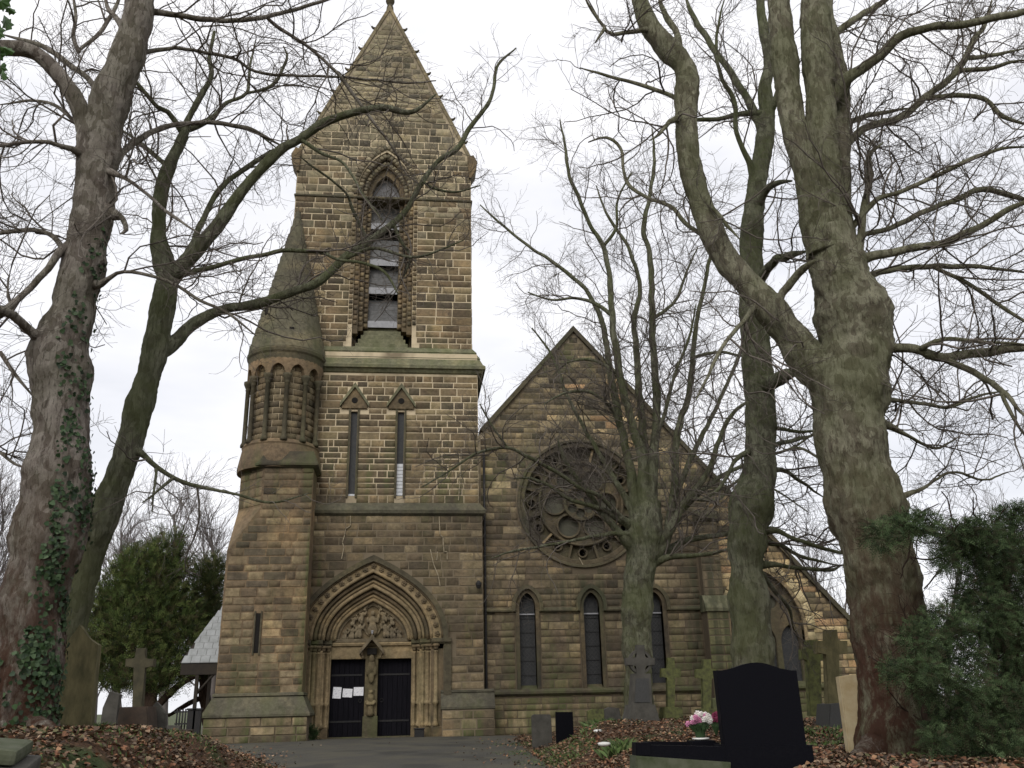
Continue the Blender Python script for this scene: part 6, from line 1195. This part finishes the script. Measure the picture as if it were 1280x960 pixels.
T = cross('celtic_cross', 1021, 800, 895, 7.5, 15, 818, 6.5, -12.2, 0.15, M['grave_green'], 'green mossy ringed cross left of the dark broad-armed cross', -0.05, 12)
# white dishes, buckets
for k, (u, v, Y, lb) in enumerate([(748, 913, -10.0, 'small white lidded pot lying in the leaves, upper of two'), (755, 929, -13.5, 'white shallow dish lying in the leaves, lower of two')]):
    c_ = at(u, v, Y); o = lathe('white_dish', c_[0], Y, [(0.03, c_[2]-.05), (0.085, c_[2]-.03), (0.10, c_[2]), (0.075, c_[2]+.012), (0.02, c_[2]+.02)], M['white_pot'], None, 16, True); prop(o, lb, 'dish')
a = px2(518, 914, -0.25); b = px2(530, 926, -0.25); T = empty('small_black_box', (a[0], -0.3, 0), 'small black iron box standing beside the right door jamb', 'box'); box('box_body', a[0], b[0], -0.4, -0.15, 0.0, 0.24, M['iron'], T, 0.02); box('box_lid', a[0]-0.02, b[0]+0.02, -0.42, -0.13, 0.24, 0.27, M['iron'], T, 0.01)  # plain black box, its use unknown
T = empty('fern_clump', (at(386, 922, -0.6)[0], -0.6, 0), 'dark fern clump in the corner between stair block and portal', 'plant')
c_ = at(386, 918, -0.5); foliage('fronds', T, [(c_[0], -0.5, 0.15, 0.22, 0.2, 0.18)], 160, 0.22, 0.06, 0.01, 12, 9, [(0.02, 0.04, 0.012), (0.035, 0.06, 0.02)], out=.8, up=.5, shell=.1)
# ------------------------------------------------------------------ fallen leaves, grass
rng = np.random.default_rng(77)
def scatter(n, x0, x1, y0, y1):
    x = rng.uniform(x0, x1, n); y = rng.uniform(y0, y1, n); return x, y
xs, ysx = [], []
for n, *bx in ((56000, -9, 1, -26, -14), (34000, -13, -1, -16, -2), (76000, 1, 12, -24, -12), (44000, 2, 14, -14, -3), (4000, -14, 16, -4, -0.5)): x, y = scatter(n, *bx); xs.append(x); ysx.append(y)
x = np.concatenate(xs); y = np.concatenate(ysx); xl = np.interp(y, PY, PL); xr = np.interp(y, PY, PR); din = np.minimum(x-xl, xr-x)
keep = (din < 0.05) | (rng.uniform(size=len(x)) < 0.16*np.exp(-np.maximum(din, 0)*2.2)+0.004); keep &= ~((y > -1.7) & (x > -4.8) & (x < 3.7)); keep &= (wob(np.c_[x, y, x*0], 1.3, 4) > -0.75) | (rng.uniform(size=len(x)) < .3)
x, y, din = x[keep], y[keep], din[keep]; z = np.where(din > 0, zpath(y)+0.03, hgt(x, y)+0.012)+rng.uniform(0, 0.045, len(x)); K = len(x)
nrm = np.c_[rng.normal(size=(K, 2))*0.55, np.ones(K)]; V, F = leaf_quads(np.c_[x, y, z], nrm*np.array([1, 1, 1.5]), 0.044*rng.uniform(0.6, 1.25, (K, 1)), rng, 0.0)
lc = tinted(K, [(0.17, 0.080, 0.045), (0.22, 0.125, 0.068), (0.085, 0.055, 0.037), (0.26, 0.18, 0.115), (0.06, 0.042, 0.03), (0.13, 0.088, 0.055), (0.10, 0.072, 0.048), (0.18, 0.085, 0.043), (0.085, 0.08, 0.036)], rng, 0.4)
o = fast('fallen_leaves', V, F, M['leaf_litter'], None, 'stuff', tint=np.repeat(lc, 6, axis=0)); prop(o, 'brown and orange leaf litter covering the banks on both sides of the path', 'leaves')
# grass and weeds
def blades(cx_, cy_, K, rad, h, cols, spread=0.5):
    a = rng.uniform(0, 2*PI, K); r = rad*np.sqrt(rng.uniform(0, 1, K)); x = cx_+r*np.cos(a); y = cy_+r*np.sin(a); z = hgt(x, y); H = h*rng.uniform(.5, 1.1, K); dx = rng.normal(size=K)*spread*H; dy = rng.normal(size=K)*spread*H; w = 0.007+0.02*h
    V = np.zeros((K, 4, 3)); q = rng.uniform(0, PI, K); wx, wy = np.cos(q)*w, np.sin(q)*w
    V[:, 0] = np.c_[x-wx, y-wy, z]; V[:, 1] = np.c_[x+wx, y+wy, z]; V[:, 2] = np.c_[x+dx*.4+wx*.6, y+dy*.4+wy*.6, z+H*.65]; V[:, 3] = np.c_[x+dx, y+dy, z+H*.95]
    return V.reshape(-1, 3), np.repeat(tinted(K, cols, rng), 4, axis=0)
VV, CC = [], []
GC = [(0.06, 0.10, 0.025), (0.09, 0.14, 0.04), (0.045, 0.07, 0.02), (0.11, 0.13, 0.05)]
for u, v, Y, K, rad, h in [(752, 903, -7.5, 260, .35, .22), (765, 900, -6.5, 200, .4, .16), (768, 922, -12, 260, .22, .22), (735, 925, -9, 120, .3, .1), (665, 938, -8, 900, .8, .07), (690, 945, -10.5, 900, .8, .07), (650, 930, -5, 500, .7, .07), (700, 932, -9.5, 500, .8, .06), (120, 912, -15.8, 160, .12, .14), (205, 918, -12, 300, .8, .08), (150, 925, -17, 400, 1.0, .07), (100, 945, -20, 200, .8, .06), (1050, 912, -14, 300, .7, .12), (1020, 918, -15.5, 200, .4, .1), (820, 968, -20.2, 300, .2, .08), (870, 968, -20.2, 300, .25, .08), (240, 925, -5, 400, 1.0, .07), (300, 942, -9, 350, .8, .05), (1160, 948, -17.6, 250, .3, .12), (20, 955, -21.8, 300, .5, .07)]:
    p = at(u, v, Y); v_, c_ = blades(p[0], p[1], K, rad, h, GC); VV.append(v_); CC.append(c_)
V = np.concatenate(VV); o = fast('grass', V, np.arange(len(V)).reshape(-1, 4), M['grass'], None, 'stuff', tint=np.concatenate(CC)); prop(o, 'scattered tufts of short green grass among the fallen leaves', 'grass')

K = 260; x, y = rng.uniform(-9, 12, K), rng.uniform(-24, -4, K); kx = np.maximum(np.interp(y, PY, PL)-x, x-np.interp(y, PY, PR)) > 0.1; x, y = x[kx], y[kx]; K = len(x)
a = rng.uniform(0, 2*PI, K); l = rng.uniform(0.12, 0.55, K); Q = np.zeros((K, 5, 3))
for j in range(5): Q[:, j, 0] = x+np.cos(a)*l*j/4+rng.normal(size=K)*0.015; Q[:, j, 1] = y+np.sin(a)*l*j/4+rng.normal(size=K)*0.015; Q[:, j, 2] = hgt(Q[:, j, 0], Q[:, j, 1])+0.05+rng.uniform(0, .03, K)
V, F = batch(Q, np.tile(np.linspace(0.006, 0.002, 5), (K, 1)), 4); o = fast('fallen_sticks', V, F, M['yew_bark'], None, 'stuff'); prop(o, 'thin dead sticks lying among the fallen leaves', 'twigs')
